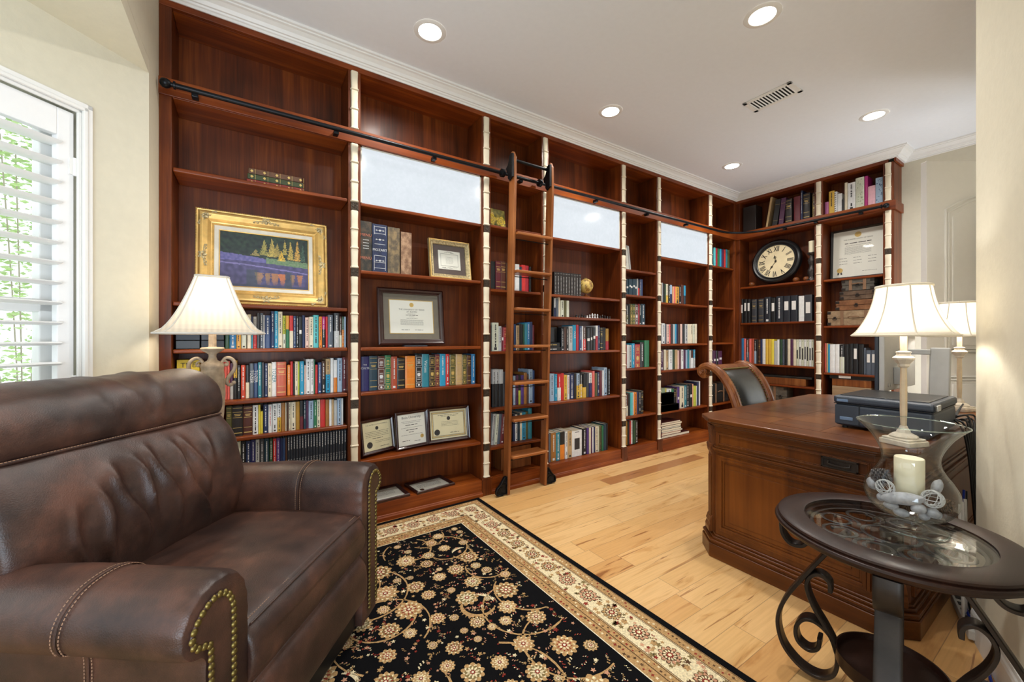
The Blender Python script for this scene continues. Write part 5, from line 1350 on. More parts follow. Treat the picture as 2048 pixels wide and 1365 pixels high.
# ------------------------------------------------------------------ boxes
def trunk(name,lab,w_,d_,h_,woodm,loc,rz,strap=True,latch=1,cat='box'):
    t=thing(name,lab,cat,loc,rz)
    MB().box((-w_/2,0,0),(w_/2,d_,h_*.5-.001)).build('box_body',woodm,t,bevel=.003)
    MB().box((-w_/2-.003,-.003,h_*.5+.001),(w_/2+.003,d_+.003,h_)).build('box_lid',woodm,t,bevel=.003)
    for sx in (-1,1):
        for zz in (.018,h_-.018):
            MB().box((sx*w_/2-sx*.028,-.006,zz-.014),(sx*w_/2+sx*.005,.02,zz+.014)).build('corner_plate',M_iron,t,bevel=.002)
        if strap: MB().box((sx*w_*.22-.013,-.007,.002),(sx*w_*.22+.013,-.002,h_-.002)).box((sx*w_*.22-.013,-.006,h_),(sx*w_*.22+.013,d_+.004,h_+.003)).build('leather_strap',pm('strap_brown',(124,92,66),.6),t,bevel=.001)
    b=MB()
    for k in range(latch):
        x=0 if latch==1 else (-1+2*k)*w_*.36
        b.tube([(x+.016*math.cos(2*PI*i/18),-.009,h_*.45+.013*math.sin(2*PI*i/18)) for i in range(18)],.003,6,closed=True); b.box((x-.010,-.008,h_*.5-.008),(x+.010,-.002,h_*.5+.016))
    b.build('latch',M_iron,t,bevel=.001)
    if strap: MB().tube(catmull([(-.045,-.006,h_*.55),(-.03,-.016,h_*.60),(.03,-.016,h_*.60),(.045,-.006,h_*.55)],5),.005,8).build('carry_handle',pm('strap_brown',(124,92,66),.6),t,smooth=True)
    return t
Wt=[wood('weathered_tan_wood',(112,90,68),(150,126,98),(178,156,124),'y',.7,0,1),wood('weathered_red_brown_wood',(84,50,30),(126,84,54),(150,108,74),'y',.6,0,1),wood('weathered_dark_wood',(62,46,36),(96,76,60),(124,102,84),'y',.7,0,1),wood('weathered_grey_wood',(58,54,48),(88,82,74),(116,110,100),'y',.7,0,1)]
zz=1.3335
for (w_,h_,y,m_,lab,stp,lt) in ((.50,.152,1.475,0,'largest pale wooden suitcase box, bottom of the stack in the end bay',True,2),(.335,.103,1.475,1,'reddish wooden suitcase box, second from the bottom of the stack',False,1),(.285,.088,1.465,2,'dark plank suitcase box, third from the bottom of the stack',False,1),(.255,.115,1.465,3,'smallest grey suitcase box on top of the stack',True,1)):
    if w_>.48: w_=.44; y=1.495
    trunk('suitcase_box',lab,w_,.16,h_,Wt[m_],(5.165,y,zz),R(-90),stp,lt); zz+=h_+.0045
trunk('trunk_box','dark brown leather-look trunk on the low shelf of the corner bay',.40,.17,.235,M_lea2,(4.82,2.70,.413),0,True,2,'trunk')
tag(MB().box((5.17,1.92,.661),(5.33,2.60,.74)).build('long_box',W_chair,None,bevel=.004),'long flat brown box on the low shelf behind the desk chair','box')
tag(MB().box((5.17,1.86,.741),(5.33,2.55,.764)).build('flat_folder',M_lea2,None,bevel=.003),'flat dark folder lying on the long brown box behind the chair','folder')
trunk('map_trunk','grey patterned trunk at the bottom of the clock bay behind the desk',.44,.16,.22,Wt[3],(5.17,2.33,.413),R(-90),True,2,'trunk')
t=tag(MB().box((5.165,1.33,.775),(5.34,1.70,.824)).build('file_box',M_blackp,None,bevel=.003),'flat black file box with a white label, low in the end bay','box')
MB().box((5.1635,1.52,.784),(5.165,1.62,.812)).build('white_label',M_lab,t)
tag(MB().box((5.17,1.36,.70),(5.34,1.68,.774)).build('wooden_case',W_chair,None,bevel=.004),'brown wooden case beneath the black file box','box')
tag(MB().box((5.17,1.36,.412),(5.34,1.68,.699)).build('wicker_case',Wt[0],None,bevel=.004),'light patterned case at the bottom, under the wooden case','box')
# bay 3 box, bay 4 dark bookends, bay 6 black boxes and flat stack
tag(MB().box((1.70,2.75,.1215),(2.0,2.88,.30)).build('wooden_box',W_chair,None,bevel=.004),'plain reddish wooden box on the floor shelf behind the ladder','box')
for k,(z,h,lab,m_) in enumerate(((.0,.035,'black book lying flat, lower of two left of the upright row','ebony'),(.0355,.038,'black book with yellow title lying flat on another','black'))):
    t=MB().box((2.135,2.70,1.0878+z),(2.285-.01*k,2.86,1.0878+z+h)).build('flat_book',pm('flat_book_black',(24,24,26),.5),None,bevel=.002); tag(t,lab,'book')
    lines(t,[(2.20,1.0878+z+h/2,.08,.010)],M_gilt if k else M_lt,y=2.7)
tag(MB().box((2.14,2.75,1.1645),(2.285,2.885,1.30)).build('black_box',M_blackp,None,bevel=.003),'matte black box behind the flat books left of the upright row','box')
for (a,c,z,h,lab) in ((3.64,4.02,.411,.072,'wide flat charcoal box under a smaller black box'),(3.64,3.93,.4845,.125,'black box resting on the wide flat charcoal box')):
    tag(MB().box((a,2.672,z),(c-.06,2.72,z+h)).box((a,2.672,z),(c-.06,2.80,z+h)).build('storage_box',M_blackp,None,bevel=.003),lab,'box')
q=random.Random(11); z=.1215
fl=[(.50,.028,(70,26,24),'maroon'),(.34,.024,(150,32,34),'red'),(.36,.014,(222,214,200),'cream'),(.35,.026,(38,52,46),'dark green'),(.34,.010,(210,208,200),'white'),(.34,.022,(34,30,30),'black'),(.37,.020,(204,176,150),'tan'),(.33,.018,(82,34,30),'dark red')]
for i,(w_,h,c_,nm) in enumerate(fl):
    x0=3.66+q.uniform(0,.03); t=MB().box((x0,2.69,z),(x0+w_,2.86,z+h)).build('flat_book',pm('flat_book_'+nm.replace(' ','_'),c_,.5),None,bevel=.0015)
    tag(t,f'{nm} book lying flat, {["at","second from","third from","fourth from","fifth from","sixth from","seventh from"][i] if i<7 else ""} the bottom of the low stack' if i<7 else f'{nm} book lying flat on top of the low stack','book','books lying in a stack in the sixth bay')
    MB().box((x0+.003,2.6885,z+.003),(x0+w_-.003,2.6903,z+h-.003)).build('page_block',M_page,t); z+=h+.0012
# antique books lying on the top of bay 1
M_olv=pm('antique_green_leather',(52,62,30),.5,var=.2); M_red2=pm('antique_red_leather',(120,36,26),.5,var=.2); M_brn=pm('antique_brown_leather',(92,60,38),.5,var=.3)
z=2.0835
for i,(m_,nm,dx) in enumerate(((M_red2,'red','bottom of'),(M_olv,'green','middle of'),(M_brn,'brown','top of'))):
    t=MB().box((-.018+.004*i,2.735,z),(.275-.006*i,2.875,z+.031)).build('antique_book',m_,None,bevel=.004); tag(t,f'{nm} gilt antique book, {dx} the stack of three above the painting','book','antique books stacked above the painting')
    b=MB()
    for k in range(5):
        x=.0+k*.062; b.box((x+.024,2.7335,z+.002),(x+.0255,2.735,z+.029)); 
        b.prism([(x+.0,z+.0155),(x+.008,z+.007),(x+.016,z+.0155),(x+.008,z+.024)],2.7338,2.735,0,None,'y')
    b.build('gilt_tooling',M_gilt,t); z+=.0318
# dark cases behind the lamp (bay 1 upper row)
for i in range(3):
    for j in range(2):
        x0=-.325+.105*j
        tag(MB().box((x0,2.70,1.1435+.046*i),(x0+.10,2.84,1.1435+.046*i+.044)).build('dark_case',M_slate if (i+j)%2 else M_blackp,None,bevel=.002),f'dark flat case behind the lamp shade, {["lowest","middle","highest"][i]} of the {["left","right"][j]} pile','case','dark cases piled behind the lamp')
t=MB().box((-.325,2.735,.8565),(-.23,2.86,1.085)).build('picture_book',pm('cover_yellow',(226,206,70),.5),None,bevel=.002); tag(t,'yellow covered book with a blue circle, at the left behind the lamp','book')
MB().cyl((-.277,2.7345,.99),(-.277,2.735,.99),.034,28).build('blue_circle',pm('cover_blue',(40,150,190),.5),t); letter('title','THE',Matrix.Translation((-.277,2.7342,1.055))@XZ,.036,M_dk,t)
# ------------------------------------------------------------------ books
PAL=dict(forest=((34,72,44),'dark green'),teal=((44,128,146),'teal'),azure=((38,116,170),'bright blue'),amber=((216,158,62),'amber'),pale=((206,210,190),'pale green-grey'),cream=((222,212,186),'cream'),navy=((26,42,84),'navy'),ltgrey=((180,182,182),'light grey'),red=((198,44,42),'red'),
charcoal=((56,58,64),'charcoal'),slate=((82,92,106),'slate'),white=((226,228,228),'white'),denim=((44,68,112),'denim blue'),blue=((34,82,158),'blue'),lime=((186,194,62),'lime'),green=((40,112,74),'green'),black=((20,21,24),'black'),blush=((226,192,180),'blush pink'),aqua=((86,186,190),'aqua'),
orange=((222,130,40),'orange'),magenta=((178,30,120),'magenta'),brown=((74,44,30),'brown'),sky=((158,182,206),'sky blue'),coral=((222,104,96),'coral'),plum=((78,36,72),'plum'),gold=((216,176,66),'golden yellow'),vermilion=((196,62,32),'vermilion'),terracotta=((192,92,66),'terracotta'),tan=((188,158,114),'tan'),
maroon=((98,26,38),'maroon'),olive=((86,84,44),'olive'),ebony=((34,26,24),'ebony'),chestnut=((84,40,28),'chestnut'),yellow=((224,198,60),'yellow'),amberbrown=((156,104,44),'amber brown'),mustard=((166,124,38),'mustard'),petrol=((26,56,72),'petrol blue'),indigo=((40,38,94),'indigo'),purple=((76,46,120),'purple'),
graphite=((38,44,56),'dark blue-grey'),crimson=((164,28,44),'crimson'),rust=((168,74,48),'rust'),sage=((150,164,130),'sage green'),peach=((226,168,132),'peach'),orchid=((186,110,160),'orchid pink'),pink=((232,180,192),'pink'),navyblack=((30,34,44),'blue-black'),salmon=((206,124,116),'salmon'))
BM={k_:pm('cover_'+k_,v_[0],.5,coat=.15,var=.08,vs=40) for k_,v_ in PAL.items()}
ROWS={
'b1c':('m',2.7,1.14,'''-116 20 164 forest|-96 31 172 teal L:azure|-65 22 176 amber d|-42 25 181 pale d|-14 18 194 cream|4 11 184 navy L:teal|15 16 182 ltgrey L:red|31 17 204 charcoal|48 15 204 slate t|63 7 193 white|70 31 191 denim t|101 18 216 navy t|119 17 217 blue t|136 24 215 cream d|161 15 192 lime L:pale|177 17 193 amber L:green|195 20 193 red L:cream|216 14 192 denim t|230 13 192 black t|243 20 189 black w|263 15 197 navy|279 20 185 blush d|299 24 189 cream d|323 30 201 aqua d|354 17 192 orange d|372 19 193 magenta L:black|392 12 193 red|404 30 204 slate t|440 31 217 charcoal L:ltgrey|472 14 196 brown L:pale|487 12 196 forest L:orange|500 11 196 sky'''),
'b1d':('m',2.735,0.855,'''-145 13 216 coral|-131 12 216 coral|-119 11 215 coral|-107 12 215 coral|-94 15 203 plum L:ltgrey|-78 17 217 gold L:black|-61 16 191 black t|-44 22 191 vermilion t|-21 17 190 black L:cream|-3 21 199 slate T:TOZER|18 20 199 denim T:TOZER|38 18 204 teal t|57 12 203 charcoal|70 17 197 navy t|87 19 197 cream d|106 24 203 white T:TOZER|130 51 203 terracotta g|187 16 183 orange t|203 13 204 red|216 11 192 black|227 16 203 cream d|243 9 202 lime|253 23 203 blue t|277 9 179 blush|287 24 215 white d|311 18 215 white d|330 6 212 green|337 15 179 red|353 21 192 denim t|374 23 200 brown L:black|398 26 213 tan L:blue|425 18 217 white|444 20 205 white L:orange|465 30 216 sky d|496 23 221 maroon t'''),
'b1e':('m',2.7,0.65,'''-111 26 171 olive g|-85 52 169 ebony g|-33 45 165 chestnut g|12 27 167 white d|39 11 167 yellow|50 12 128 yellow|63 24 166 navy t|88 19 164 white r|108 25 167 white d|133 20 167 white L:gold|153 19 169 amberbrown|173 8 168 cream|182 9 171 brown|191 12 168 cream d|203 25 168 cream d|228 22 168 mustard|250 20 172 black L:maroon|270 13 172 petrol t|283 14 171 plum|297 28 168 sky d|325 18 169 green t|343 19 170 cream d|362 29 170 red|391 20 168 amberbrown|412 15 166 white|427 13 165 tan|440 18 160 ltgrey|459 23 169 sky d|483 12 167 white'''),
'b1f':('m',2.7,0.41,'''-70 26 211 pale|-43 23 209 black t|-20 24 207 navy t|4 21 212 indigo t|26 19 210 ltgrey d|46 22 209 charcoal t|68 24 208 petrol t|93 17 207 forest t|111 17 204 red t|128 19 204 purple t|147 13 202 navy|160 13 202 denim|173 10 202 brown|184 14 209 graphite H|198 14 209 graphite H|213 14 210 graphite H|228 14 209 graphite H|243 14 210 graphite H|258 14 210 graphite H|273 15 210 graphite H|289 14 210 graphite H|304 14 210 graphite H|319 15 210 graphite H|335 15 210 graphite H|351 15 210 graphite H|366 15 210 graphite H|382 15 210 graphite H|398 15 210 graphite H|415 15 210 graphite H|431 15 210 graphite H|447 15 211 graphite H|463 16 210 graphite H|480 16 211 graphite H|497 16 211 graphite H'''),
'b2set':('m',2.72,0.85,'''607 51 228 indigo T:CULTS|659 54 231 petrol g|714 46 228 chestnut G|761 42 233 green G|804 41 223 rust t|846 55 211 black g|902 71 224 orange g|974 48 232 black G|1023 52 236 teal T:Virtues|1076 44 228 ebony G|1121 36 231 maroon G|1158 47 234 blue t|1206 29 233 red t|1236 48 226 olive G|1285 52 229 tan g|1338 39 224 olive G|1378 35 221 brown g|1417 34 228 azure t'''),
'b3a':('m',2.72,1.585,'''1586 46 224 black|1633 48 229 maroon g|1682 49 235 chestnut g|1735 80 227 brown|1819 41 223 white|1861 25 206 petrol|1887 40 225 red|1928 33 223 crimson|1963 20 216 black'''),
'b3b':('m',2.7,1.097,'''1568 9 203 white|1577 9 203 black|1587 61 225 pale d|1649 29 198 ltgrey d|1678 17 190 maroon w|1695 38 189 crimson g|1735 60 206 chestnut|1797 17 216 denim|1815 31 207 tan d|1846 18 223 ebony|1864 23 217 black|1888 14 217 forest|1902 26 227 teal|1928 26 234 azure t|1955 26 240 navy|1981 19 213 maroon'''),
'b3c':('m',2.72,0.65,'''1602 31 301 ltgrey L:black|1634 33 300 ltgrey L:black|1668 35 298 ltgrey L:black|1704 35 276 charcoal|1742 58 257 brown|1803 25 239 sky t|1829 25 243 plum|1855 23 242 black L:lime|1879 29 240 purple|1909 29 261 amberbrown|1939 19 248 brown|1959 40 286 sky d|2000 21 276 denim'''),
'b3d':('m',2.72,0.353,'''1592 26 247 ltgrey d|1619 27 242 pale d|1646 28 241 slate|1674 33 238 maroon t|1711 85 229 ebony|1800 19 220 navy|1819 22 218 white d|1842 26 224 petrol|1868 20 227 cream|1888 40 229 blue d|1928 23 231 olive|1952 38 256 teal'''),
'b4a':('m',2.7,1.58,'''2213 29 199 ebony s|2243 30 200 ebony s|2274 30 201 ebony s|2304 31 200 ebony s|2336 31 201 ebony s|2368 31 201 ebony s|2401 31 202 ebony s|2433 32 203 ebony s|2465 31 202 ebony s|2498 32 203 ebony s'''),
'b4b':('m',2.7,1.385,'''2200 14 178 black|2215 23 162 white L:navy|2239 27 157 slate|2266 20 174 cream|2289 38 149 pale d|2327 30 150 olive|2358 31 150 pale'''),
'b4c':('m',2.7,1.087,'''2297 29 202 black t|2327 28 208 brown|2356 30 211 black t|2387 46 219 ltgrey d|2434 38 232 blue T:WAR|2473 33 234 crimson|2507 33 223 denim t|2540 16 223 white|2557 38 224 brown L:red|2595 53 206 black w|2649 27 211 ebony w|2677 39 216 black w|2717 30 231 white L:crimson|2748 25 233 navy t|2775 34 215 black g|2810 22 215 ebony|2833 21 214 black d|2854 42 204 mustard L:crimson'''),
'b4d':('m',2.72,0.648,'''2185 50 240 sky d|2237 29 234 blue t|2268 39 233 red L:white|2309 35 239 red|2346 35 222 gold d|2383 26 220 white r|2410 53 229 navy t|2464 29 230 ebony|2494 39 228 sky L:gold|2535 36 226 black L:gold|2573 42 224 black L:gold|2616 36 226 charcoal|2654 37 226 white L:indigo|2693 30 242 coral|2725 37 221 olive|2764 26 227 navy t|2792 34 240 maroon|2828 21 242 white|2851 44 267 sky d|2897 33 254 black t'''),
'b4e':('m',2.715,0.12,'''2165 23 249 slate|2190 56 250 amberbrown t|2248 46 247 teal t|2296 56 243 black L:orange|2354 28 244 white d|2384 50 243 tan d|2436 125 235 white D|2563 52 244 black t|2617 27 243 purple|2646 23 243 cream|2671 17 240 plum|2690 16 242 white|2708 19 241 navy|2729 30 243 cream d|2761 13 240 pale|2776 39 241 olive d|2817 19 241 green|2838 35 252 petrol|2875 20 256 black d'''),
'b5a':('m',2.7,1.634,'''3117 29 156 petrol w|3147 30 158 petrol w|3178 29 161 petrol w|3209 30 163 petrol w|3240 30 166 petrol w|3271 31 168 petrol w|3305 11 173 ltgrey|3317 28 164 black L:red|3346 23 173 navy L:slate|3370 24 172 denim'''),
'b5b':('m',2.7,1.337,'''3114 22 199 maroon g|3137 41 201 black L:olive|3179 22 206 black|3202 32 208 olive G|3235 36 209 forest G|3271 50 211 chestnut G|3322 16 213 crimson|3339 30 212 ebony t|3370 62 216 petrol t'''),
'b5c':('m',2.7,0.9,'''3113 36 234 crimson g|3150 24 234 white|3175 45 229 ltgrey d|3222 43 246 blue t|3266 81 237 crimson G|3350 65 258 ebony t|3417 74 277 green'''),
'b5d':('m',2.7,0.421,'''3109 55 226 chestnut L:cream|3165 34 222 black|3200 39 228 aqua|3241 14 226 white|3256 42 228 orange d|3300 30 230 navy|3331 31 236 black t|3364 39 238 black g'''),
'b5e':('m',2.7,0.13,'''3113 46 240 mustard|3160 29 235 black|3190 21 237 red|3213 26 238 white d|3241 37 234 forest|3279 39 230 black t'''),
'b6a':('m',2.7,1.583,'''3679 19 213 tan|3700 21 214 ltgrey|3722 31 208 black|3754 24 203 forest|3779 41 207 cream L:gold|3822 27 204 black t|3850 38 202 sky L:navy|3889 25 188 peach|3915 26 190 coral|3942 65 190 amber d|4009 39 202 black t|4050 46 217 chestnut d|4098 34 212 blue L:petrol'''),
'b6b':('m',2.7,1.139,'''3679 23 205 white|3703 50 221 white d|3754 30 214 slate|3786 43 211 blush d|3831 31 212 coral d|3863 31 212 ebony|3896 38 215 ltgrey|3935 26 218 blue|3962 32 218 navy|3995 40 219 brown|4036 40 220 blush|4077 40 221 black d|4118 55 221 ltgrey d|4174 41 222 cream|4217 55 223 cream d|4274 34 224 pale d|4310 44 227 cream'''),
'b6c':('m',2.7,0.855,'''3679 61 213 plum t|3741 37 220 cream|3779 44 212 tan d|3824 64 219 white d|3889 45 218 forest d|3935 46 217 tan|3982 32 208 blush|4016 32 208 maroon|4050 39 216 white d|4091 47 211 plum|4139 34 210 sky|4174 34 214 teal|4209 35 205 ltgrey|4245 42 204 chestnut L:white|4288 36 212 blue L:ltgrey'''),
'b6d':('m',2.71,0.41,'''3689 89 246 sage|3779 24 242 yellow|3804 83 233 white d|3888 38 229 green|3927 42 231 black g|3970 25 229 brown t|3996 43 242 purple w|4040 84 246 cream d|4125 45 250 teal t|4170 50 260 black t|4221 55 260 black w|4277 22 260 peach|4300 51 236 lime|4352 23 233 pale|4376 38 273 navy|4415 19 282 white'''),
'b7a':('m',2.7,2.07,'''4658 43 230 petrol|4705 40 231 aqua|4749 37 230 crimson|4790 45 231 green|4839 41 232 blue|4884 42 233 plum|4930 42 234 red|4976 43 240 teal|5023 43 241 olive'''),
'b7d':('m',2.7,0.83,'''4658 43 219 plum d|4705 52 218 plum w|4761 49 217 ebony w|4814 82 211 plum w'''),
'b8bind':('b',5.18,1.39,'''2632 32 303 black w|2593 35 300 black w|2554 38 296 black w|2502 58 288 charcoal g|2423 59 288 charcoal g|2354 68 303 navyblack t|2282 47 288 black w|2229 72 301 navyblack t|2151 69 299 navyblack w|2076 70 299 navyblack w|1994 53 286 white|1939 73 293 charcoal W'''),
'b8mag':('b',5.18,0.887,'''2632 38 311 azure|2593 24 307 coral|2568 38 307 chestnut L:slate|2530 27 307 coral|2502 30 308 rust|2471 27 297 black L:sky|2444 20 297 ebony|2423 26 297 brown g|2397 20 300 navy|2376 35 304 white|2341 29 304 gold|2311 31 304 gold|2279 31 301 yellow|2248 31 280 ltgrey|2216 24 297 white|2191 30 298 forest d|2160 23 298 slate d|2136 30 298 black d|2106 29 305 cream|2076 29 301 plum|2046 28 298 cream|2017 24 298 pale D|1992 23 298 white D|1968 24 298 pale D|1943 23 298 white D|1919 23 298 pale D|1895 23 298 white D|1871 22 298 pale D'''),
'b9up':('b',5.18,2.52,'''1748 33 145 orchid|1714 49 250 gold d|1664 24 231 white Z|1639 38 202 white|1600 21 135 black|1577 24 299 cream|1551 62 285 white d|1487 69 315 pale F|1417 27 313 magenta|1388 56 200 pink|1330 54 264 sky F'''),
'b8up':('b',5.18,2.52,'''2132 71 283 ebony g|2043 65 287 maroon|1973 19 339 navy t|1953 67 297 ebony g|1862 27 283 brown G'''),
'b9bind':('b',5.18,0.832,'''1765 15 312 salmon|1749 14 312 coral|1734 13 312 tan|1720 15 303 blue|1704 43 303 white|1660 39 304 white|1619 39 299 black L:pale|1579 35 305 black|1542 31 310 black|1509 40 310 black w|1466 44 306 black|1421 15 270 slate|1404 39 247 slate w|1364 39 248 slate w'''),
}

SHELF=dict(b1c='shelf right under the painting',b1d='second shelf under the painting',b1e='third shelf under the painting',b1f='fourth shelf under the painting',b2set='shelf under the large diploma',b3a='top book shelf behind the ladder',b3b='middle shelf behind the ladder',b3c='second lowest book shelf behind ladder',b3d='lowest book shelf behind the ladder',
b4a='on the globe shelf',b4b='shelf just under the globe',b4c='second shelf under the globe',b4d='third shelf under the globe',b4e='bottom shelf right of the ladder',b5a='top book row of the narrow fifth bay',b5b='second book row, narrow fifth bay',b5c='third book row, narrow fifth bay',b5d='fourth book row, narrow fifth bay',b5e='bottom row, narrow fifth bay',
b6a='top book row of the sixth bay',b6b='second book row, sixth bay',b6c='third book row, sixth bay',b6d='lowest book row, sixth bay',b7a='high shelf in the corner bay',b7d='shelf behind the desk chair scroll',b8bind='shelf under the clock',b8mag='second shelf under the clock',b9up='top shelf above the framed licence',b8up='top shelf above the clock',b9bind='shelf under the suitcase boxes')
KIND={'b7a':('disc_case','disc case'),'b8bind':('binder','binder'),'b9bind':('binder','binder'),'b8mag':('magazine','magazine'),'b9up':('notebook','notebook')}
DN={'t':'with pale title','g':'with gilt bands','w':'with white label','G':'with ornate gilt spine','d':'with dark print','T':'with large title','r':'with red title','H':'of a uniform series','s':'of a matched set','D':'with dark spine blocks','Z':'with zigzag pattern','F':'with floral print','W':'with large white label','L':''}
def ordn(n): return f"{n}{'th' if 10<=n%100<=20 else {1:'st',2:'nd',3:'rd'}.get(n%10,'th')}"
seen=set()
for key,(wall,plane,zs,data) in ROWS.items():
    items=[]
    for s_ in data.split('|'):
        p_=s_.split(); items.append((int(p_[0])/1000,int(p_[1])/1000,int(p_[2])/1000,p_[3],' '.join(p_[4:])))
    kn,kw=KIND.get(key,('book','book')); q=random.Random(key); big=key[:2] in('b1','b2','b4')
    for i,(x0,w_,h,col,deco) in enumerate(items):
        z0=zs+.0012; w_=max(w_-.0008,.006); h=min(h,{'b1c':.222,'b1f':.215,'b1e':.178}.get(key,9))
        dep=min(.168 if wall=='m' else .15,max(.11,h*.68))
        jig=q.uniform(0,.008) if key not in('b4a','b1f') else 0
        b=MB(); mats=[BM[col],M_page]; 
        # local: x 0..w, y 0 (spine) .. dep, z 0..h ; rounded spine
        T_=.0016 if w_<.02 else .0025
        r_=.0025 if w_<.02 else .004
        prof=[(0,r_),(w_*.12,r_*.35),(w_*.3,0),(w_*.7,0),(w_*.88,r_*.35),(w_,r_),(w_,dep),(w_-T_,dep),(w_-T_,r_+.003),(T_,r_+.003),(T_,dep),(0,dep)]
        # cover as strips so the low-poly wrap stays valid
        L=deco[2:] if deco.startswith('L:') else None
        def cover(za,zb,mi):
            b.prism(prof[0:6],za,zb,mi); b.box((0,r_,za),(T_,dep,zb),mi); b.box((w_-T_,r_,za),(w_,dep,zb),mi)
        if L: 
            mats.append(BM[L]); fr=q.uniform(.4,.6) if L not in('navy',) else .5
            if key=='b3c' and i<3: fr=.62
            cover(0,h*fr,2); cover(h*fr,h,0)
        else: cover(0,h,0)
        d0=deco[:1]; yf=-.0006
        dm=None; db=MB()
        def bar(xa,xb,za,zb): db.box((xa,yf,za),(xb,.0004,zb))
        if d0 in('t','d','r') or (L and q.random()<.6):
            dm={'t':M_lt,'d':M_dk,'r':M_redp}.get(d0,M_lt if sum(PAL[col][0])<330 else M_dk)
            ww=max(.0013,w_*.115); z_=h*.93; end=h*q.choice((.35,.45,.25))
            while z_>end:
                l=q.uniform(.003,.011); bar(w_/2-ww*q.uniform(.7,1),w_/2+ww*q.uniform(.7,1),z_-l,z_); z_-=l+.007 if q.random()<.22 else l+.0022
            if q.random()<.7: bar(w_*.3,w_*.7,h*.04,h*.04+w_*.35)
            if q.random()<.4: bar(w_*.4,w_*.6,h*.14,h*.26)
        elif d0=='g':
            dm=M_gilt
            for f_ in (.1,.115,.28,.62,.80,.93): bar(w_*.08,w_*.92,h*f_,h*f_+.0022)
            bar(w_*.25,w_*.75,h*.68,h*.70); bar(w_*.2,w_*.8,h*.72,h*.74)
        elif d0=='G':
            dm=M_gilt if col not in('black','chestnut') else M_lt
            for (fa,fb) in ((.03,.14),(.17,.62),(.66,.93)):
                bar(w_*.08,w_*.92,h*fa,h*fa+.002);bar(w_*.08,w_*.92,h*fb-.002,h*fb);bar(w_*.08,w_*.08+.0018,h*fa,h*fb);bar(w_*.92-.0018,w_*.92,h*fa,h*fb)
            for k in range(4): bar(w_*(.25+.05*(k%2)),w_*(.75-.05*(k%2)),h*(.72+.04*k),h*(.72+.04*k)+.004)
            for k in range(6): bar(w_*.25,w_*.75,h*(.24+.05*k),h*(.24+.05*k)+.003)
            db.cyl((w_/2,yf-.0002,h*.40),(w_/2,.0004,h*.40),w_*.26,14); db.cyl((w_/2,yf-.0002,h*.085),(w_/2,.0004,h*.085),w_*.16,12)
        elif d0=='w': dm=M_lab; za=h*q.choice((.42,.45,.5)) if key!='b9bind' else h*.5; bar(w_*.2,w_*.8,za,za+h*(.34 if key in('b8bind','b9bind') else .12))
        elif d0=='W': dm=M_lab; bar(w_*.2,w_*.8,h*.3,h*.72)
        elif d0=='D':
            dm=M_dk
            bar(w_*.25,w_*.75,h*q.uniform(.2,.3),h*q.uniform(.6,.75)); bar(w_*.3,w_*.7,h*.93,h*.95)
        elif d0=='s':
            dm=M_lt
            for k in range(12): bar(w_*.38,w_*.62,h*(.12+.06*k),h*(.12+.06*k)+.004)
            bar(w_*.15,w_*.85,h*.05,h*.055);bar(w_*.15,w_*.85,h*.93,h*.935)
        elif d0=='Z':
            dm=M_dk
            for k in range(10): db.prism([(w_*.1,h*k/10),(w_*.9,h*(k+.5)/10),(w_*.1,h*(k+.45)/10)],yf,.0003,0,None,'y')
        elif d0=='F':
            dm=BM['denim'] if col=='sky' else BM['sage']
            for k in range(26): 
                xx,zz_=w_*q.uniform(.12,.88),h*q.uniform(.04,.96); db.cyl((xx,yf,zz_),(xx,.0003,zz_),q.uniform(.002,.006),7)
        if key=='b9up' and col=='gold':
            for k in range(60): xx,zz_=w_*(.1+.16*(k%6)),h*(.04+.095*(k//6)); 
        pgs=MB().box((T_,r_+.0025,.003),(w_-T_,dep-.003,h-.003),0)
        if not big and key!='b2set': b.box((T_,r_+.0025,.003),(w_-T_,dep-.003,h-.003),1)
        deco_in=(not big)
        if dm and deco_in:
            mi=len(mats); mats.append(dm); o_=len(b.v); b.v+=db.v; b.f+=[[o_+a for a in f] for f in db.f]; b.m+=[mi]*len(db.f)
        ob=b.build(kn,mats,None)
        if big or key=='b2set': pgs.build('page_block',M_page,ob)
        if dm and not deco_in: db.build('spine_print',dm,ob)
        if d0=='T' and ':' in deco and deco[2:] in TXT:
            s2=deco[2:]; sz=min(w_*.95,.030); vert=s2!='CULTS'
            mt=M_lt if sum(PAL[col][0])<420 else pm('teal_print',(40,120,140),.5)
            if vert: letter('spine_title',s2,Matrix.Translation((w_/2,-.0007,h*.62))@Matrix.Rotation(PI/2,4,'Y')@XZ,sz*(1.25 if s2=='TOZER' else 1),mt,ob)
            else: letter('spine_title',s2,Matrix.Translation((w_/2,-.0007,h*.66))@XZ,.018,mt,ob); letter('spine_title','THE',Matrix.Translation((w_/2,-.0007,h*.76))@XZ,.012,mt,ob)
        if d0=='H': 
            letter('spine_title','G. A. Henty',Matrix.Translation((w_/2,-.0007,h*.24))@Matrix.Rotation(PI/2,4,'Y')@XZ,w_*.72,M_lt,ob,.9)
            b2=MB(); z_=h*.96
            while z_>h*.62: l=q.uniform(.006,.014); b2.box((w_*.38,yf,z_-l),(w_*.62,.0004,z_)); z_-=l+.003
            b2.build('spine_print',M_lt,ob)
        if wall=='m': ob.location=(x0,plane+jig,z0)
        else: ob.location=(plane+jig,x0,z0); ob.rotation_euler=(0,0,R(-90))
        if key=='b3d' and i<4: ob.rotation_euler=(0,R(5),0)
        # label
        cn=PAL[col][1]; size='thin' if w_<.017 else ('thick' if w_>.036 else ('tall' if h>.24 else 'medium'))
        if deco.startswith('L:'): dd=f'with {PAL[L][1]} lower part'
        else: dd=DN.get(d0,'') if d0 else ''
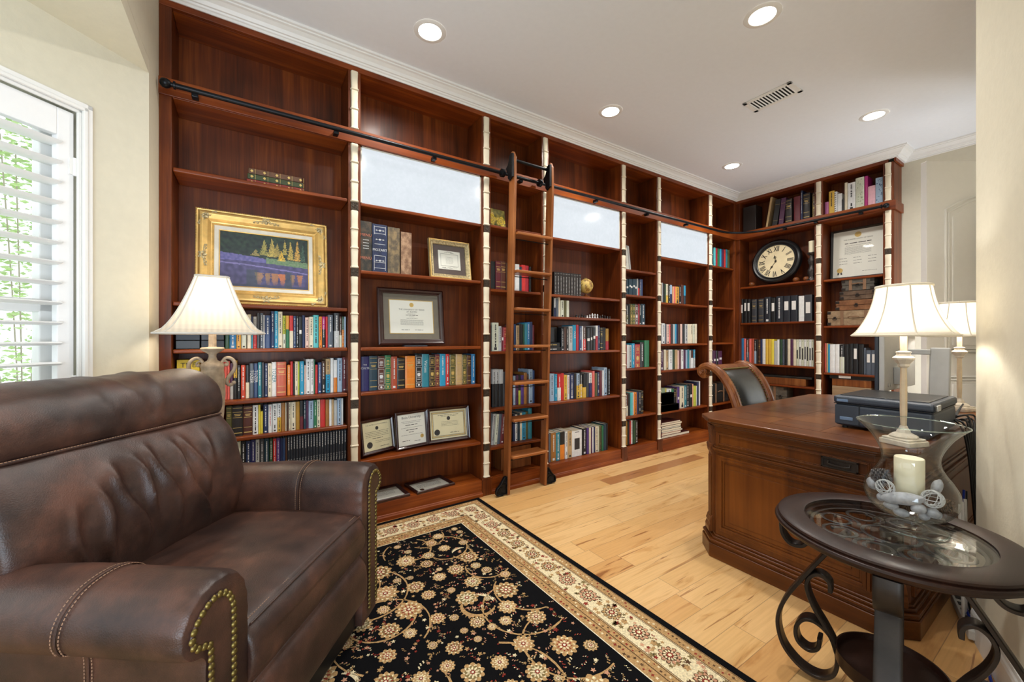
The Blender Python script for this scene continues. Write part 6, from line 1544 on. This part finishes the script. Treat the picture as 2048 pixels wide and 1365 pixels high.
        lf=PAL[items[i-1][3]][1] if i>0 else 'shelf side'; rt=PAL[items[i+1][3]][1] if i<len(items)-1 else None
        lab=f'{size} {cn} {kw} {dd}, {SHELF[key]}'.replace(' ,',',')
        if lab in seen or sum(1 for it in items if it[3]==col)>1:
            lab=f'{size} {cn} {kw}, {ordn(i+1)} from left, {SHELF[key]}'
        if 'from left' in lab and rt:
            l2=lab.replace(f'{kw},',f'{kw} beside {rt} one,',1)
            if len(l2.split())<=16: lab=l2
        assert lab not in seen,lab
        seen.add(lab); tag(ob,lab,kw,f'{kw}s on the {SHELF[key]}')
# leaning volumes in the top of the clock bay
for y,tilt,w_,h,col,lab in ((2.34,9,.022,.36,'tan','thin tan frame-like book leaning at the left above the clock'),(2.27,8,.055,.31,'black','black book leaning between tan and plum ones above the clock'),(2.20,6,.05,.31,'plum','plum gilt book leaning above the clock')):
    b=MB().box((0,0,0),(w_,.15,h)); o=b.build('book',BM[col],None,bevel=.003); o.matrix_world=Matrix.Translation((5.18,y,2.523+w_*math.sin(R(tilt))))@Matrix.Rotation(R(-90),4,'Z')@Matrix.Rotation(R(tilt),4,'Y'); tag(o,lab,'book')
    MB().box((.003,-.0005,h*.2),(w_-.003,.001,h*.205)).box((.003,-.0005,h*.8),(w_-.003,.001,h*.805)).build('gilt_band',M_gilt,o)
o=MB().box((5.18,2.45,2.523),(5.34,2.60,2.84)).build('book',BM['ebony'],None,bevel=.004); tag(o,'large black book standing in the corner at top left above the clock','book')
# faux antique book boxes in the second bay
def worn(a,b_,s,o):
    def f(u,v):
        n=noise.noise(Vector((u*3+o,v*9,o)))+.5*noise.noise(Vector((u*12,v*30,o))); k=max(0,min(1,.5+n)); return [a[i]*(1-k)+b_[i]*k for i in range(3)]
    return f
for i,(x0,w_,h,a,b_,lab) in enumerate(((.594,.075,.325,(34,36,32),(78,62,48),'tall worn dark book box lettered MENU at the left of the shelf'),(.672,.098,.318,(22,32,62),(36,48,84),'tall navy book box lettered MOZART beside the MENU one'),(.773,.082,.312,(86,76,62),(140,118,84),'tall mottled brown book box between the MOZART box and map-patterned box'),(.862,.076,.292,(120,88,66),(176,142,112),'tall pinkish map-patterned book box, rightmost of the four'))):
    t=thing('book_box',lab,'book box',(x0,2.70,1.6395))
    MB().box((0,0.0005,0),(w_,.16,h)).build('box_body',pm('book_box_'+str(i),a,.6),t,bevel=.002)
    grid_image('box_spine',t,w_-.003,h-.004,14,56,worn(a,b_,1,i*3.3),0,None,Matrix.Translation((w_/2,-.0004,h/2)))
    if i==0:
        for f_ in (.72,.26): letter('title','MENU',Matrix.Translation((w_/2,-.0012,h*f_))@XZ,.026,M_redp if False else pm('brick_print',(190,110,84),.6),t)
        for k,zf in enumerate((.62,.56,.50,.45)): MB().box((w_*.25,-.0012,h*zf),(w_*.75,-.0006,h*zf+.003)).build('ornament',M_lt,t)
    if i==1:
        letter('title','MOZART',Matrix.Translation((w_/2,-.0012,h*.46))@XZ,.023,M_lt,t)
        b=MB()
        for f_ in (.08,.20,.34,.58,.80,.94): b.box((w_*.14,-.0012,h*f_),(w_*.86,-.0006,h*f_+.0022)); 
        for x_ in (.12,.86): b.box((w_*x_,-.0012,h*.04),(w_*x_+.002,-.0006,h*.34)); b.box((w_*x_,-.0012,h*.78),(w_*x_+.002,-.0006,h*.96))
        for f_ in (.24,.68,.87):
            for s in (-1,0,1): b.cyl((w_/2+s*w_*.22,-.0012,h*f_),(w_/2+s*w_*.22,-.0006,h*f_),.0062 if s==0 else .004,10)
            b.box((w_*.2,-.0012,h*f_-.001),(w_*.8,-.0006,h*f_+.001))
        b.build('ornament',M_lt,t)
# ------------------------------------------------------------------ greenery outside the bay windows
M_leaf=pm('leaf_green',(188,214,150),.7,var=.25,vs=3); M_bark=pm('bark',(176,168,152),.8)
def shrub(loc,r,h,n,lab,seed):
    q=random.Random(seed); t=thing('garden_shrub',lab,'shrub',loc)
    b=MB(); st_=MB()
    for k in range(14):
        a=q.random()*2*PI; rr_=r*q.uniform(.2,.8); hh=h*q.uniform(.6,1); P=catmull([(0,0,0),(rr_*.4*math.cos(a),rr_*.4*math.sin(a),hh*.5),(rr_*math.cos(a),rr_*math.sin(a),hh)],4); st_.tube(P,.004,5)
    st_.build('stems',M_bark,t)
    for k in range(n):
        a=q.random()*2*PI; z=h*q.uniform(.12,1.05); rr_=r*math.sqrt(q.random())*math.sin(PI*min(1,(z/h)*.75+.2))
        Q=Matrix.Translation((rr_*math.cos(a),rr_*math.sin(a),z))@Matrix.Rotation(q.random()*6,4,'Z')@Matrix.Rotation(q.random()*3,4,'X')
        b.add([(0,0,0),(.022,.012,.004),(.05,0,0),(.022,-.012,.004)],[(0,1,2,3)],0,Q)
    b.build('foliage',M_leaf,t)
shrub((-1.35,4.3,-.1),.85,3.3,7000,'tall leafy shrub outside the bay window, seen between the louvers',1)
shrub((-3.4,3.4,-.1),.8,2.4,3000,'leafy shrub further left outside the bay window',2)
struct(MB().box((-9,-6,-.12),(-1.2,9,-.1)).build('ground_outside',pm('lawn',(120,150,80),.9,var=.3,vs=5)))

# ------------------------------------------------------------------ sub-parts: hang small pieces under the part that carries them
def centre(o): 
    b=[Vector(c) for c in o.bound_box]; return sum(b,Vector())/8
def under(root_name,rules):
    for r_ in [o for o in bpy.data.objects if o.parent is None and o.name.split('.')[0]==root_name]:
        kids=[c for c in r_.children]
        for child,part in rules:
            ps=[k for k in kids if k.name.split('.')[0]==part and k.location.length<1e-6 and k.parent==r_]
            if not ps: continue
            for k in kids:
                if k.name.split('.')[0]==child and k.parent==r_ and not k.children:
                    c=centre(k)+k.location; k.parent=min(ps,key=lambda p:(centre(p)-c).length)
under('plantation_shutter',[('louver','shutter_frame'),('hinge','shutter_frame')])
under('rolling_ladder',[('tie_rod','tread'),('wheel','wheel_housing')])
under('leather_armchair',[('nailhead','front_panel'),('panel_welt','front_panel'),('seam_welt','armrest')])
under('urn_table_lamp',[('shade_trim','lamp_shade'),('scroll_handle','urn_body')])
under('candlestick_lamp',[('shade_trim','lamp_shade'),('shade_spider','lamp_shade')])
under('executive_desk',[('recessed_pull','drawer_front'),('bail_handle','drawer_front'),('parquet_inlay','desk_top')])
under('printer',[('lid_panel','lid'),('side_latch','lid'),('button_panel','lid'),('door_grip','front_door'),('panel_gap','body')])
under('monitor',[('screw','aluminium_back'),('port_block','aluminium_back')])
under('round_clock',[('numeral','dial'),('hour_hand','dial'),('minute_hand','dial'),('centre_cap','dial'),('glass','case')])
under('ladder_rail',[('rail_bracket','rail_tube'),('finial','rail_tube')])
for n_ in ('suitcase_box','trunk_box','map_trunk'): under(n_,[('corner_plate','box_body'),('leather_strap','box_lid'),('latch','box_lid'),('carry_handle','box_lid')])
under('framed_painting',[('beading','gold_frame'),('carved_ornament','gold_frame'),('inner_gilt_slip','linen_liner')])
for n_ in ('framed_diploma','framed_certificate','framed_document','framed_license','small_document_frame','small_gold_picture_frame'):
    under(n_,[('heading','paper'),('script_lines','paper'),('seal','paper'),('seal_ribbon','paper'),('card_border','paper'),('card_sketch','paper'),('printed_border','paper'),('scalloped_border','paper'),('gilt_edge','frame')])
under('bookcase',[('plinth_moulding','plinth')])
